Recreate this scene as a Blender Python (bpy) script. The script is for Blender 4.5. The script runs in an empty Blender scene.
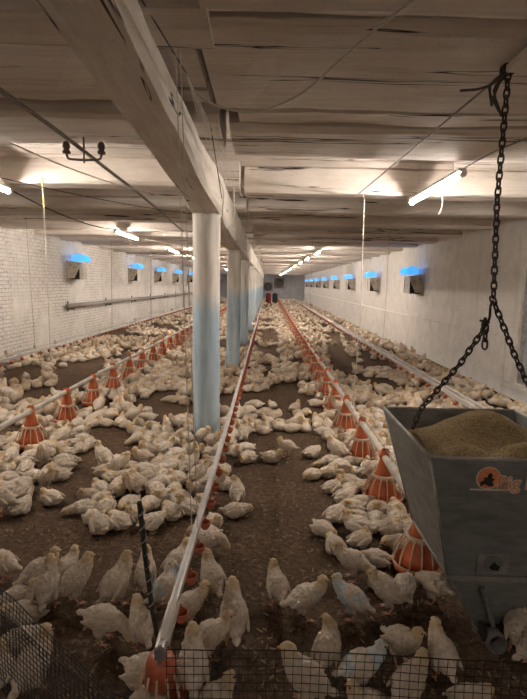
import bpy, bmesh, math, random
from mathutils import Vector, Matrix, Euler
C = bpy.context.scene
COL = C.collection
PI = math.pi
random.seed(11)

# ---------------------------------------------------------------- camera
cam_d = bpy.data.cameras.new('camera'); cam = bpy.data.objects.new('camera', cam_d); COL.objects.link(cam)
C.camera = cam
cam_d.sensor_fit = 'VERTICAL'; cam_d.sensor_height = 24.0
cam_d.lens = 24.0 * 500.0 / 699.0
cam_d.clip_start = 0.05; cam_d.clip_end = 200
_p, _r, _y = map(math.radians, (7.46, 1.2, 0.35))
fw = Vector((-math.sin(_y) * math.cos(_p), math.cos(_y) * math.cos(_p), -math.sin(_p)))
rt = fw.cross(Vector((0, 0, 1))).normalized(); up = rt.cross(fw)
rt2 = rt * math.cos(_r) + up * math.sin(_r); up2 = -rt * math.sin(_r) + up * math.cos(_r)
M = Matrix((rt2, up2, -fw)).transposed().to_4x4(); M.translation = (0, 0, 1.6)
cam.matrix_world = M

# ---------------------------------------------------------------- world, exposure
w = bpy.data.worlds.new('world'); C.world = w; w.use_nodes = True
w.node_tree.nodes['Background'].inputs[0].default_value = (1.0, 0.93, 0.85, 1)
w.node_tree.nodes['Background'].inputs[1].default_value = 0.04
C.view_settings.view_transform = 'Standard'; C.view_settings.look = 'None'
C.view_settings.gamma = 1; C.view_settings.use_curve_mapping = False
C.view_settings.exposure = 2.75
TUBE_LIGHT = 30.0            # emission of the fluorescent tubes

# ---------------------------------------------------------------- helpers
def link(o, parent=None):
    COL.objects.link(o)
    if parent: o.parent = parent
    return o
def tag(o, label=None, cat=None, group=None, kind=None):
    if label: o['label'] = label
    if cat: o['category'] = cat
    if group: o['group'] = group
    if kind: o['kind'] = kind
    return o
def obj(name, bm, m, parent=None, smooth=False):
    me = bpy.data.meshes.new(name); bm.to_mesh(me); bm.free()
    for x in (m if isinstance(m, (list, tuple)) else [m]): me.materials.append(x)
    if smooth:
        for p in me.polygons: p.use_smooth = True
    return link(bpy.data.objects.new(name, me), parent)
def empty(name, loc):
    o = bpy.data.objects.new(name, None); o.location = loc; o.empty_display_size = .05
    return link(o)
def box(bm, x0, x1, y0, y1, z0, z1, mi=0):
    vs = [bm.verts.new((x, y, z)) for x in (x0, x1) for y in (y0, y1) for z in (z0, z1)]
    for f in ((0, 1, 3, 2), (4, 6, 7, 5), (0, 4, 5, 1), (2, 3, 7, 6), (0, 2, 6, 4), (1, 5, 7, 3)):
        bm.faces.new([vs[i] for i in f]).material_index = mi
    return vs
def hull8(bm, lo, hi):
    """solid from two quads"""
    a = [bm.verts.new(v) for v in lo]; b = [bm.verts.new(v) for v in hi]
    n = len(a)
    bm.faces.new(a[::-1]); bm.faces.new(b)
    for i in range(n): bm.faces.new((a[i], a[(i + 1) % n], b[(i + 1) % n], b[i]))
def panel(bm, quad, t):
    """a sheet with thickness t from 3 or 4 corners"""
    q = [Vector(v) for v in quad]; n = (q[1] - q[0]).cross(q[2] - q[0]).normalized() * t
    hull8(bm, q, [v + n for v in q])
def tube(bm, pts, r, seg=6, closed=False, rad=None):
    pts = [Vector(p) for p in pts]; n = len(pts); rings = []
    prev = None
    for i, p in enumerate(pts):
        if closed: t = pts[(i + 1) % n] - pts[i - 1]
        else: t = pts[min(i + 1, n - 1)] - pts[max(i - 1, 0)]
        t.normalize()
        if prev is None:
            a = t.orthogonal().normalized()
        else:
            a = prev - t * prev.dot(t)
            a = a.normalized() if a.length > 1e-6 else t.orthogonal().normalized()
        prev = a; b = t.cross(a)
        rr = rad[i] if rad else r
        rings.append([bm.verts.new(p + (a * math.cos(2 * PI * k / seg) + b * math.sin(2 * PI * k / seg)) * rr) for k in range(seg)])
    m = n if closed else n - 1
    for i in range(m):
        A, B = rings[i], rings[(i + 1) % n]
        for k in range(seg): bm.faces.new((A[k], A[(k + 1) % seg], B[(k + 1) % seg], B[k]))
    if not closed:
        bm.faces.new(rings[0][::-1]); bm.faces.new(rings[-1])
def curve_pts(ctrl, n=6):
    P = [Vector(p) for p in ctrl]; P = [P[0] * 2 - P[1]] + P + [P[-1] * 2 - P[-2]]; out = []
    for i in range(1, len(P) - 2):
        for k in range(n):
            t = k / n; a, b, c, d = P[i - 1:i + 3]
            out.append(0.5 * ((2 * b) + (c - a) * t + (2 * a - 5 * b + 4 * c - d) * t * t + (3 * b - a - 3 * c + d) * t ** 3))
    out.append(P[-2]); return out
def sag(a, b, s, n=10):
    a, b = Vector(a), Vector(b)
    return [a.lerp(b, k / n) - Vector((0, 0, s * 4 * (k / n) * (1 - k / n))) for k in range(n + 1)]
def lathe(bm, prof, seg=20, cx=0, cy=0, mi=0, close=False):
    rings = [[bm.verts.new((cx + r * math.cos(2 * PI * k / seg), cy + r * math.sin(2 * PI * k / seg), z)) for k in range(seg)] for r, z in prof]
    m = len(rings) if close else len(rings) - 1
    for i in range(m):
        A, B = rings[i], rings[(i + 1) % len(rings)]
        for k in range(seg): bm.faces.new((A[k], A[(k + 1) % seg], B[(k + 1) % seg], B[k])).material_index = mi
    return rings
def vnoise(x, y=0.0, s=0):
    def h(i, j):
        n = (i * 374761393 + j * 668265263 + s * 974634777) & 0xffffffff
        n = ((n ^ (n >> 13)) * 1274126177) & 0xffffffff
        return ((n ^ (n >> 16)) & 0xffff) / 65535.0
    i, j = math.floor(x), math.floor(y); u, v = x - i, y - j; u = u * u * (3 - 2 * u); v = v * v * (3 - 2 * v)
    return (h(i, j) * (1 - u) + h(i + 1, j) * u) * (1 - v) + (h(i, j + 1) * (1 - u) + h(i + 1, j + 1) * u) * v - .5

# ---------------------------------------------------------------- materials
class NT:
    def __init__(s, name, rough=.8, metal=0.0, spec=.3):
        s.m = bpy.data.materials.new(name); s.m.use_nodes = True; s.t = s.m.node_tree
        s.b = s.t.nodes['Principled BSDF']; s.b.inputs['Roughness'].default_value = rough
        s.b.inputs['Metallic'].default_value = metal; s.b.inputs['Specular IOR Level'].default_value = spec
    def n(s, typ, **kw):
        x = s.t.nodes.new(typ)
        for k, v in kw.items():
            if k in x.inputs: x.inputs[k].default_value = v
            else: setattr(x, k, v)
        return x
    def l(s, a, b): s.t.links.new(a, b)
    def coord(s, scale=(1, 1, 1), src='Object', rot=(0, 0, 0)):
        tc = s.n('ShaderNodeTexCoord'); mp = s.n('ShaderNodeMapping')
        mp.inputs['Scale'].default_value = scale; mp.inputs['Rotation'].default_value = rot
        s.l(tc.outputs[src], mp.inputs[0]); return mp.outputs[0]
    def noise(s, vec, scale, detail=4, rough=.55, dist=0):
        x = s.n('ShaderNodeTexNoise'); x.inputs['Scale'].default_value = scale; x.inputs['Detail'].default_value = detail
        x.inputs['Roughness'].default_value = rough; x.inputs['Distortion'].default_value = dist
        s.l(vec, x.inputs['Vector']); return x.outputs['Fac']
    def ramp(s, fac, stops):
        r = s.n('ShaderNodeValToRGB'); e = r.color_ramp.elements
        while len(e) < len(stops): e.new(.5)
        for q, (p, c) in zip(e, stops):
            q.position = p; q.color = (*c, 1) if isinstance(c, tuple) else (c, c, c, 1)
        s.l(fac, r.inputs[0]); return r.outputs['Color']
    def mix(s, fac, a, b, mode='MIX'):
        x = s.n('ShaderNodeMix', data_type='RGBA', blend_type=mode)
        for sock, v in ((x.inputs[0], fac), (x.inputs[6], a), (x.inputs[7], b)):
            if isinstance(v, (int, float)): sock.default_value = v
            elif isinstance(v, tuple): sock.default_value = (*v, 1)
            else: s.l(v, sock)
        return x.outputs[2]
    def base(s, v):
        if isinstance(v, tuple): s.b.inputs['Base Color'].default_value = (*v, 1)
        else: s.l(v, s.b.inputs['Base Color'])
    def bump(s, h, strength=.5, dist=.01, prev=None):
        x = s.n('ShaderNodeBump'); x.inputs['Strength'].default_value = strength; x.inputs['Distance'].default_value = dist
        s.l(h, x.inputs['Height'])
        if prev is not None: s.l(prev, x.inputs['Normal'])
        s.l(x.outputs[0], s.b.inputs['Normal']); return x.outputs[0]

def plain(name, col, rough=.6, metal=0, var=.15, sc=30, spec=.3, bump=0):
    t = NT(name, rough, metal, spec); v = t.coord()
    f = t.noise(v, sc, 3); a = tuple(c * (1 - var) for c in col); b = tuple(min(1, c * (1 + var)) for c in col)
    t.base(t.ramp(f, [(.3, a), (.7, b)]))
    if bump: t.bump(f, bump, .004)
    return t.m
def wood(name, axis, light=(.74, .67, .60), dark=(.47, .40, .34), crack=.62):
    t = NT(name, .85)
    k = [22, 22, 22]; k[axis] = 1.3
    v = t.coord(tuple(k)); f = t.noise(v, 1.0, 6, .65, .4)
    k2 = [2.2, 2.2, 2.2]; k2[axis] = .7
    g = t.noise(t.coord(tuple(k2)), 1.6, 5, .7)
    c1 = t.ramp(f, [(.28, dark), (.5, tuple((a + b) / 2 for a, b in zip(light, dark))), (.68, light)])
    c = t.mix(t.ramp(g, [(.35, .85), (.6, .15)]), c1, tuple(min(1, x * 1.06) for x in light))
    k3 = [9, 9, 9]; k3[axis] = .35
    h = t.noise(t.coord(tuple(k3)), 1.0, 3, .5, .8)
    cr = t.ramp(h, [(crack - .005, 0.0), (crack + .008, 1.0), (crack + .016, 1.0), (crack + .03, 0.0)])
    c = t.mix(cr, c, (.05, .035, .025))
    sp = t.noise(t.coord(), 46, 2, .5); c = t.mix(t.ramp(sp, [(.66, 0.0), (.72, .5)]), c, dark)
    t.base(c)
    b1 = t.bump(f, .5, .008); 
    return t.m

M_woodX = wood('whitewashed_joist_wood', 0)
M_woodY = wood('whitewashed_beam_wood', 1, (.76, .70, .63), (.44, .37, .31), .655)
M_board = wood('ceiling_board_wood', 0, (.70, .63, .56), (.42, .35, .30), .6)
def post_mat():
    t = NT('painted_post', .8); v = t.coord((9, 9, 1.2)); f = t.noise(v, 1.2, 5, .6, .3)
    c = t.ramp(f, [(.3, (.50, .45, .40)), (.55, (.72, .67, .61)), (.75, (.82, .78, .73))])
    sx = t.n('ShaderNodeSeparateXYZ'); tc = t.n('ShaderNodeTexCoord'); t.l(tc.outputs['Object'], sx.inputs[0])
    ad = t.n('ShaderNodeMath', operation='MULTIPLY_ADD'); ad.inputs[1].default_value = .5
    nn = t.noise(t.coord((6, 6, 2)), 1, 3)
    t.l(nn, ad.inputs[0]); t.l(sx.outputs['Z'], ad.inputs[2])
    sc = t.n('ShaderNodeMath', operation='MULTIPLY'); sc.inputs[1].default_value = .35; t.l(ad.outputs[0], sc.inputs[0])
    blue = t.ramp(f, [(.25, (.30, .41, .50)), (.55, (.48, .60, .68)), (.8, (.62, .73, .79))])
    c = t.mix(t.ramp(sc.outputs[0], [(.54, 1.0), (.62, 0.0)]), c, blue)
    # darker brown towards the foot
    c = t.mix(t.ramp(sc.outputs[0], [(.09, .7), (.16, 0.0)]), c, (.16, .11, .08))
    t.base(c); t.bump(f, .5, .01); return t.m
M_post = post_mat()
def wall_mat(name, patch, brickscale=1.0, col=(.74, .70, .645)):
    t = NT(name, .9)
    tc = t.n('ShaderNodeTexCoord'); sx = t.n('ShaderNodeSeparateXYZ'); cb = t.n('ShaderNodeCombineXYZ')
    t.l(tc.outputs['Object'], sx.inputs[0]); t.l(sx.outputs['Y'], cb.inputs['X']); t.l(sx.outputs['Z'], cb.inputs['Y'])
    v = cb.outputs[0]
    br = t.n('ShaderNodeTexBrick'); br.inputs['Scale'].default_value = brickscale
    br.inputs['Brick Width'].default_value = .26; br.inputs['Row Height'].default_value = .078; br.inputs['Mortar Size'].default_value = .007
    br.inputs['Mortar Smooth'].default_value = .6
    t.l(v, br.inputs['Vector'])
    big = t.noise(v, .55, 4, .6); fine = t.noise(v, 14, 5, .65); mid = t.noise(v, 3.5, 4, .6)
    c = t.ramp(mid, [(.25, tuple(x * .82 for x in col)), (.6, col), (.85, tuple(x * 1.08 for x in col))])
    pm = t.ramp(big, [(.40, 0.0), (.54, 1.0)])                       # where bricks show through
    chip = t.ramp(fine, [(.56, 0.0), (.64, 1.0)])
    mm = t.mix(1.0, pm, chip, 'MULTIPLY')
    mo = t.mix(1.0, pm, br.outputs['Fac'], 'MULTIPLY')
    c = t.mix(t.mix(patch, (0, 0, 0), mm), c, (.30, .20, .155))
    c = t.mix(t.mix(patch * .9, (0, 0, 0), mo), c, (.30, .235, .20))
    # thin drying cracks and stains
    wv = t.noise(v, 1.1, 3, .5, 1.2)
    ck = t.ramp(wv, [(.497, 0.0), (.5, .6), (.503, 0.0)])
    c = t.mix(ck, c, (.3, .26, .23))
    st = t.n('ShaderNodeMapping'); st.inputs['Scale'].default_value = (3.5, .35, 1); t.l(v, st.inputs[0])
    sn = t.noise(st.outputs[0], 1, 4, .6); c = t.mix(t.ramp(sn, [(.55, 0.0), (.8, .45)]), c, (.42, .36, .31))
    t.base(c)
    b = t.bump(br.outputs['Fac'], .35 * max(patch, .15), -.01); t.bump(fine, .35, .008, b)
    return t.m
M_wallL = wall_mat('whitewashed_brick', 1.0)
M_wallR = wall_mat('limewashed_plaster', .12, col=(.70, .655, .60))
M_wallE = plain('pale_end_wall', (.62, .64, .68), .9, sc=2)
def floor_mat():
    t = NT('brown_litter', .95, spec=.15); v = t.coord()
    a = t.noise(v, 1.3, 5, .6); b = t.noise(v, 28, 5, .7); d = t.noise(v, 90, 3, .7)
    c = t.ramp(b, [(.25, (.07, .042, .025)), (.5, (.155, .098, .06)), (.75, (.28, .19, .125))])
    c = t.mix(t.ramp(a, [(.35, .55), (.6, 0.0)]), c, (.075, .05, .034))
    c = t.mix(t.ramp(d, [(.62, 0.0), (.72, .7)]), c, (.36, .28, .20))
    t.base(c); x = t.bump(b, 1.0, .035); t.bump(d, .8, .012, x); return t.m
M_floor = floor_mat()
M_chip = plain('straw_chip', (.30, .22, .14), .9, var=.4, sc=20)
M_steel = NT('galvanised_grey', .45, .5)
_f = M_steel.noise(M_steel.coord((3, 3, 9)), 2.2, 5, .65)
M_steel.base(M_steel.ramp(_f, [(.3, (.15, .155, .15)), (.55, (.24, .25, .245)), (.8, (.31, .32, .31))]))
M_steel.bump(M_steel.noise(M_steel.coord(), 5, 3), .25, .01); M_steel = M_steel.m
M_rim = plain('worn_steel_edge', (.30, .29, .27), .45, .5, .3, 14)
M_dark = plain('dark_iron', (.045, .038, .034), .6, .6, .3, 40)
M_chain = plain('rusty_chain_iron', (.07, .055, .045), .55, .7, .45, 60)
M_feed = NT('mixed_feed', .95); _v = M_feed.coord(); _a = M_feed.noise(_v, 70, 4, .8); _b = M_feed.noise(_v, 6, 3)
_c = M_feed.ramp(_a, [(.3, (.13, .085, .035)), (.5, (.33, .235, .11)), (.7, (.55, .42, .23))])
M_feed.base(M_feed.mix(M_feed.ramp(_b, [(.35, .5), (.65, 0.0)]), _c, (.2, .13, .055))); M_feed.bump(_a, .9, .012); M_feed = M_feed.m
M_orange = plain('orange_plastic', (.55, .13, .04), .42, 0, .2, 9, .45)
M_grill = plain('pale_grill_plastic', (.62, .47, .34), .5, 0, .12, 20)
M_pipe = plain('weathered_pvc_pipe', (.52, .46, .40), .5, 0, .22, 6, .4)
M_pipe2 = plain('grey_drinker_profile', (.56, .53, .51), .4, .2, .15, 5, .5)
M_red = plain('red_plastic_cup', (.46, .12, .06), .4, 0, .2, 30, .5)
M_cord = plain('pale_cord', (.60, .55, .48), .8, 0, .15, 60)
M_yellow = plain('yellow_rope', (.66, .58, .27), .8, 0, .15, 60)
M_cable = plain('grey_cable', (.30, .27, .24), .7, 0, .2, 30)
M_darkcable = plain('dark_cable', (.09, .075, .06), .7, 0, .2, 30)
M_blue = NT('glowing_blue_plastic', .35); M_blue.base((.22, .55, .88)); M_blue.b.inputs['Emission Color'].default_value = (.05, .35, .9, 1)
M_blue.b.inputs['Emission Strength'].default_value = .16; M_blue = M_blue.m  # daylight leaking through the covers is put in as faint emission
M_tan = plain('aged_inlet_panel', (.50, .43, .34), .7, 0, .25, 9)
M_hole = plain('dark_opening', (.02, .018, .016), .9)
M_glass = plain('dusty_window_glass', (.33, .35, .36), .25, 0, .25, 4, .6)
M_frame = plain('aged_window_frame', (.34, .32, .30), .7, 0, .3, 12)
M_lamp = plain('white_lamp_body', (.75, .74, .72), .4)
t = NT('glowing_tube', .4); t.base((.9, .9, .9)); t.b.inputs['Emission Color'].default_value = (1, .91, .82, 1); t.b.inputs['Emission Strength'].default_value = TUBE_LIGHT; M_tube = t.m
M_logo_o = plain('orange_paint', (.62, .22, .10), .6, 0, .2, 40)
M_logo_w = plain('cream_paint', (.62, .52, .42), .6, 0, .15, 40)
M_logo_k = plain('black_paint', (.02, .02, .02), .6)
M_drum_r = plain('dark_red_drum', (.16, .02, .02), .5)
M_drum_k = plain('black_drum', (.025, .025, .03), .5)
M_mesh = plain('rusty_black_wire', (.03, .025, .022), .6, .4, .3, 60)
M_insul = plain('brown_insulator', (.16, .11, .085), .35, 0, .2, 30, .5)
M_iron = plain('grey_bracket_iron', (.2, .18, .17), .6, .4)
M_stake = plain('green_black_stake', (.03, .033, .025), .7, 0, .6, 70)
M_skin = plain('chick_leg_skin', (.62, .34, .22), .6, 0, .15, 80)
M_beak = plain('chick_beak', (.66, .42, .22), .5, 0, .1, 80)
M_eye = plain('chick_eye', (.01, .008, .006), .2, 0, 0, 10, .6)
def feather(name, blue=False, rnd=True, wing=False):
    t = NT(name, .95, spec=.12)
    at = t.n('ShaderNodeAttribute'); at.attribute_name = 'tint'
    v = t.coord((.35, 2, 2.4) if wing else (1, 1.4, 1.4)); f = t.noise(v, 40, 5, .7, .6); g = t.noise(t.coord(), 11, 4, .6)
    c = t.ramp(f, [(.28, (.46, .37, .29)), (.45, (.76, .67, .57)), (.7, (.90, .84, .76))])
    c = t.mix(t.ramp(g, [(.4, .5), (.62, 0.0)]), c, (.62, .49, .37))
    mu = t.n('ShaderNodeMath', operation='MULTIPLY'); mu.inputs[1].default_value = .75; t.l(at.outputs['Fac'], mu.inputs[0])
    c = t.mix(mu.outputs[0], c, (.74, .56, .33))
    if blue:
        b = t.noise(t.coord((1, 1, 1)), 7, 2); c = t.mix(t.ramp(b, [(.42, 0.0), (.52, .85)]), c, (.52, .66, .76))
    if rnd:
        oi = t.n('ShaderNodeObjectInfo'); r = t.ramp(oi.outputs['Random'], [(0, (.78, .75, .70)), (.5, (.95, .93, .90)), (1, (1, 1, 1))])
    else:
        a2 = t.n('ShaderNodeAttribute'); a2.attribute_name = 'vary'; r = t.ramp(a2.outputs['Fac'], [(0, (.72, .66, .6)), (.5, (.92, .88, .83)), (1, (1, 1, 1))])
    t.base(t.mix(1.0, c, r, 'MULTIPLY')); t.bump(f, 1.0, .012)
    t.b.inputs['Subsurface Weight'].default_value = 0
    return t.m
M_feather = feather('cream_feathers'); M_wing = feather('pale_wing_feathers', wing=True); M_feather_blue = feather('blue_marked_feathers', True); M_feather_mass = feather('flock_feathers', False, False)
# ---------------------------------------------------------------- the setting
XL, XR, YE, ZB, YB = -5.25, 3.77, 53.5, 2.86, -6.0
bm = bmesh.new()
ys = [-6, -4, -2] + [-1 + .25 * i for i in range(60)] + [14.5 + 1.3 * i for i in range(31)]
xs = [-5.6 + .25 * i for i in range(38)]
gr = [[bm.verts.new((x, y, .018 * vnoise(x * 1.3, y * 1.3, 2) + .012 * vnoise(x * 4, y * 4, 5) - .006)) for x in xs] for y in ys]
for a in range(len(ys) - 1):
    for b in range(len(xs) - 1): bm.faces.new((gr[a][b], gr[a][b + 1], gr[a + 1][b + 1], gr[a + 1][b]))
tag(obj('floor', bm, M_floor, smooth=True), kind='structure')
def slab(name, x0, x1, y0, y1, z0, z1, m):
    b = bmesh.new(); box(b, x0, x1, y0, y1, z0, z1); return tag(obj(name, b, m), kind='structure')
slab('wall_left', XL - .3, XL, YB, YE, -.1, 3.1, M_wallL)
WY0, WY1, WZ0, WZ1 = 5.7, 7.5, .2, 1.87
bm = bmesh.new()                                  # right wall with its window opening
box(bm, XR, XR + .3, YB, WY0, -.1, 3.1); box(bm, XR, XR + .3, WY1, YE, -.1, 3.1)
box(bm, XR, XR + .3, WY0, WY1, -.1, WZ0); box(bm, XR, XR + .3, WY0, WY1, WZ1, 3.1)
tag(obj('wall_right', bm, M_wallR), kind='structure')
bm = bmesh.new()                                  # projecting plinth along the right wall
box(bm, XR - .03, XR + .01, WY1 + .35, YE, -.05, .86); box(bm, XR - .03, XR + .01, YB, WY0 - .3, -.05, .86)
bmesh.ops.bevel(bm, geom=bm.edges[:], offset=.01, segments=1, affect='EDGES')
tag(obj('baseboard_right', bm, M_wallR), kind='structure')
slab('wall_back', XL - .3, XR + .3, YE, YE + .3, -.1, 3.1, M_wallE)
slab('wall_front', XL - .3, XR + .3, YB - .3, YB, -.1, 3.1, M_wallR)
bm = bmesh.new()                                  # boarded ceiling, gaps between the boards
y = YB; k = 0
while y < YE:
    wd = .36 + .12 * vnoise(k * 1.7, 3, 1) * 2
    if y > 20: wd = 1.0
    n = 24; z = ZB + .02 * vnoise(k * 2.3, 7)
    f = [[], []]
    for i in range(n + 1):
        x = XL - .05 + (XR - XL + .1) * i / n
        f[0].append((x, y + .016 + .02 * vnoise(x * 1.4, k, 3), z + .012 * vnoise(x, k, 9)))
        f[1].append((x, y + wd - .004 + .012 * vnoise(x * 1.1, k, 4), z + .012 * vnoise(x, k, 9)))
    L = [[bm.verts.new(p) for p in r] for r in f]; U = [[bm.verts.new((p[0], p[1], p[2] + .05)) for p in r] for r in f]
    for i in range(n):
        bm.faces.new((L[0][i], L[1][i], L[1][i + 1], L[0][i + 1])); bm.faces.new((L[0][i], L[0][i + 1], U[0][i + 1], U[0][i])); bm.faces.new((L[1][i], U[1][i], U[1][i + 1], L[1][i + 1]))
    y += wd; k += 1
box(bm, XL - .3, XR + .3, YB - .3, YE + .3, ZB + .1, ZB + .2)
tag(obj('ceiling', bm, M_board), kind='structure')

# window in the right wall
wn = empty('window_1', (XR, (WY0 + WY1) / 2, WZ0)); tag(wn, kind='structure')
def lb(bm, x0, x1, y0, y1, z0, z1, o):            # box in world space under a parent at o
    box(bm, x0 - o[0], x1 - o[0], y0 - o[1], y1 - o[1], z0 - o[2], z1 - o[2])
o = wn.location
bm = bmesh.new()
for a in (WY0, WY1 - .07, (WY0 + WY1) / 2 - .03): lb(bm, XR + .04, XR + .11, a, a + .07, WZ0, WZ1, o)
for a in (WZ0, WZ1 - .07, WZ0 + 1.1): lb(bm, XR + .045, XR + .105, WY0 + .07, WY1 - .07, a, a + .06, o)
f = obj('window_frame', bm, M_frame, wn)
bm = bmesh.new(); lb(bm, XR + .07, XR + .08, WY0 + .07, WY1 - .07, WZ0 + .06, WZ1 - .07, o); obj('window_pane', bm, M_glass, wn)
bm = bmesh.new()
lb(bm, XR - .04, XR + .01, WY1, WY1 + .28, WZ0 - .06, WZ0 + .55, o); lb(bm, XR - .05, XR + .03, WY0 - .1, WY1 + .3, WZ0 - .1, WZ0 - .02, o)
bmesh.ops.bevel(bm, geom=bm.edges[:], offset=.01, segments=2, affect='EDGES')
obj('window_sill', bm, M_wallR, wn)

# ---------------------------------------------------------------- ceiling joists
def timber(p0, p1, w, h, seed, n=26, r=.02, wob=.02):
    """rough hewn timber between two centre points, rounded arrises, wavy edges"""
    bm = bmesh.new(); p0, p1 = Vector(p0), Vector(p1); d = (p1 - p0).normalized()
    s = d.cross(Vector((0, 0, 1))).normalized(); u = s.cross(d)
    sec = [(-1, -.8), (-.85, -1), (0, -1.02), (.85, -1), (1, -.8), (1.02, 0), (1, .8), (.85, 1), (-.85, 1), (-1, .8), (-1.02, 0)]
    R = []
    for i in range(n + 1):
        t_ = i / n; c = p0.lerp(p1, t_); L = (p1 - p0).length * t_
        ring = []
        for k, (a, b) in enumerate(sec):
            e = wob * vnoise(L * 1.6, k * .7, seed) + .4 * wob * vnoise(L * 6, k, seed + 9)
            ring.append(bm.verts.new(c + s * (a * w / 2 + (e if abs(a) > .5 else 0)) + u * (b * h / 2 + e)))
        R.append(ring)
    m = len(sec)
    for i in range(n):
        for k in range(m): bm.faces.new((R[i][k], R[i][(k + 1) % m], R[i + 1][(k + 1) % m], R[i + 1][k]))
    bm.faces.new(R[0][::-1]); bm.faces.new(R[-1])
    bmesh.ops.recalc_face_normals(bm, faces=bm.faces[:])
    return bm
right_j = [(-3.4, .3), (-1.9, .3), (-.4, .5), (.35, .8), (1.19, .86), (2.09, 1.0), (3.13, .25), (3.42, .72), (5.62, .33), (7.1, .3)] + [(8.55 + 1.45 * k, .3) for k in range(31)]
left_j = [(-3.4, .3), (-1.9, .3), (-.4, .3), (.6, .3), (1.97, .33), (2.40, .8), (3.25, .68), (5.4, .32), (6.95, .3)] + [(8.45 + 1.45 * k, .3) for k in range(31)]
ZJ = 2.6
for i, (y0, wd) in enumerate(right_j):
    if y0 > YE - .4: continue
    xa = -.28 + .07 * vnoise(i * 3.1); dz = .02 * vnoise(i * 1.9, 4)
    if y0 == 3.13: xa = -.2; dz = .02
    tag(obj('ceiling_joist', timber((xa, y0 + wd / 2, (ZJ + ZB) / 2 + dz + .01), (XR + .05, y0 + wd / 2 + .05 * vnoise(i, 8), (ZJ + ZB) / 2 + dz + .01), wd, ZB - ZJ + .02, i), M_woodX), kind='structure')
for i, (y0, wd) in enumerate(left_j):
    if y0 > YE - .4: continue
    xa = -.33 + .05 * vnoise(i * 2.1, 5); dz = .02 * vnoise(i * 1.3, 14)
    if y0 == 1.97: xa = -.25
    if y0 == 2.4: dz = .07; xa = -.36
    if y0 < 1.9: dz = .05
    tag(obj('ceiling_joist', timber((XL - .05, y0 + wd / 2 + .05 * vnoise(i, 3), (ZJ + ZB) / 2 + dz + .01), (xa, y0 + wd / 2, (ZJ + ZB) / 2 + dz + .01), wd, ZB - ZJ + .02, i + 50), M_woodX), kind='structure')
# ---------------------------------------------------------------- the long beam on the posts
PX = -.605
bm = bmesh.new()
prof = [(-6.1, -.82, -.49, 2.49, 2.6), (.6, -.82, -.49, 2.49, 2.6), (1.7, -.80, -.49, 2.48, 2.61), (2.65, -.77, -.49, 2.42, 2.6), (4.0, -.75, -.49, 2.33, 2.6), (4.95, -.76, -.45, 2.255, 2.6), (5.6, -.76, -.46, 2.24, 2.6), (7, -.75, -.46, 2.2, 2.6), (9, -.75, -.46, 2.18, 2.6)]
y = 11
while y < YE: prof.append((y, -.74 + .02 * vnoise(y, 1), -.46 + .02 * vnoise(y, 2), 2.19 + .02 * vnoise(y, 3), 2.6)); y += 2
prof.append((YE, -.74, -.46, 2.19, 2.6))
R = []
def interp(y):
    for a, b in zip(prof, prof[1:]):
        if a[0] <= y <= b[0]:
            t_ = (y - a[0]) / (b[0] - a[0]); t_ = t_ * t_ * (3 - 2 * t_); return [p + (q - p) * t_ for p, q in zip(a[1:], b[1:])]
    return prof[-1][1:]
y = -6
while y <= YE:
    l_, r_, b_, t_ = interp(y)
    e = [.012 * vnoise(y * 3, k, 40) + .006 * vnoise(y * 9, k, 41) for k in range(8)]
    q = [(l_ + e[0], b_ + .05), (l_ + .03, b_ + e[1]), ((l_ + r_) / 2, b_ + e[2] * .7 - .004), (r_ - .025, b_ + e[3]), (r_ + e[4], b_ + .03), (r_ + e[5], (b_ + t_) / 2), (r_ - .004 + e[6], t_ - .004), (l_ + e[7], t_ - .004)]
    R.append([bm.verts.new((a, y, b)) for a, b in q]); y += .1 if y < 8 else .6
for A, B in zip(R, R[1:]):
    for k in range(8): bm.faces.new((A[k], B[k], B[(k + 1) % 8], A[(k + 1) % 8]))
bm.faces.new(R[0]); bm.faces.new(R[-1][::-1]); bmesh.ops.recalc_face_normals(bm, faces=bm.faces[:])
tag(obj('main_beam', bm, M_woodY), kind='structure')

# ---------------------------------------------------------------- posts
ordn = ['second', 'third', 'fourth', 'fifth', 'sixth', 'seventh', 'eighth', 'ninth', 'tenth', 'eleventh', 'twelfth', 'thirteenth']
for k in range(13):
    y = 4.97 + 4.0 * k
    if y > YE - .3: break
    zt = interp(y)[2] + .012
    bm = bmesh.new(); n = 22
    seg = 20 if k == 0 else 16
    rings = []
    for i in range(n + 1):
        z = -.03 + (zt + .03) * i / n; ring = []
        for j in range(seg):
            a = 2 * PI * j / seg
            if k == 0: r = .135 + .010 * vnoise(z * 2.2, math.cos(a) * 2, 3) + .008 * vnoise(z * 5, math.sin(a) * 3, 6)
            else:
                sq = max(abs(math.cos(a)), abs(math.sin(a))); r = min(.118 / sq, .14) + .006 * vnoise(z * 3, a, k)
            ring.append(bm.verts.new((r * math.cos(a) - .01 * vnoise(z * .8, k), r * math.sin(a), z)))
        rings.append(ring)
    for A, B in zip(rings, rings[1:]):
        for j in range(seg): bm.faces.new((A[j], A[(j + 1) % seg], B[(j + 1) % seg], B[j]))
    bm.faces.new(rings[0][::-1]); bm.faces.new(rings[-1])
    o = obj('support_post', bm, M_post, smooth=True); o.location = (PX, y, 0)
    if k == 0: tag(o, 'round timber post, white above and pale blue below, nearest of the row', 'post')
    elif k < 5: tag(o, 'squared whitewashed post, %s from the front in the row under the beam' % ordn[k - 1], 'post')
    else: tag(o, 'whitewashed post far down the row, beyond the fifth one', 'post', 'far posts of the row')
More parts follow.
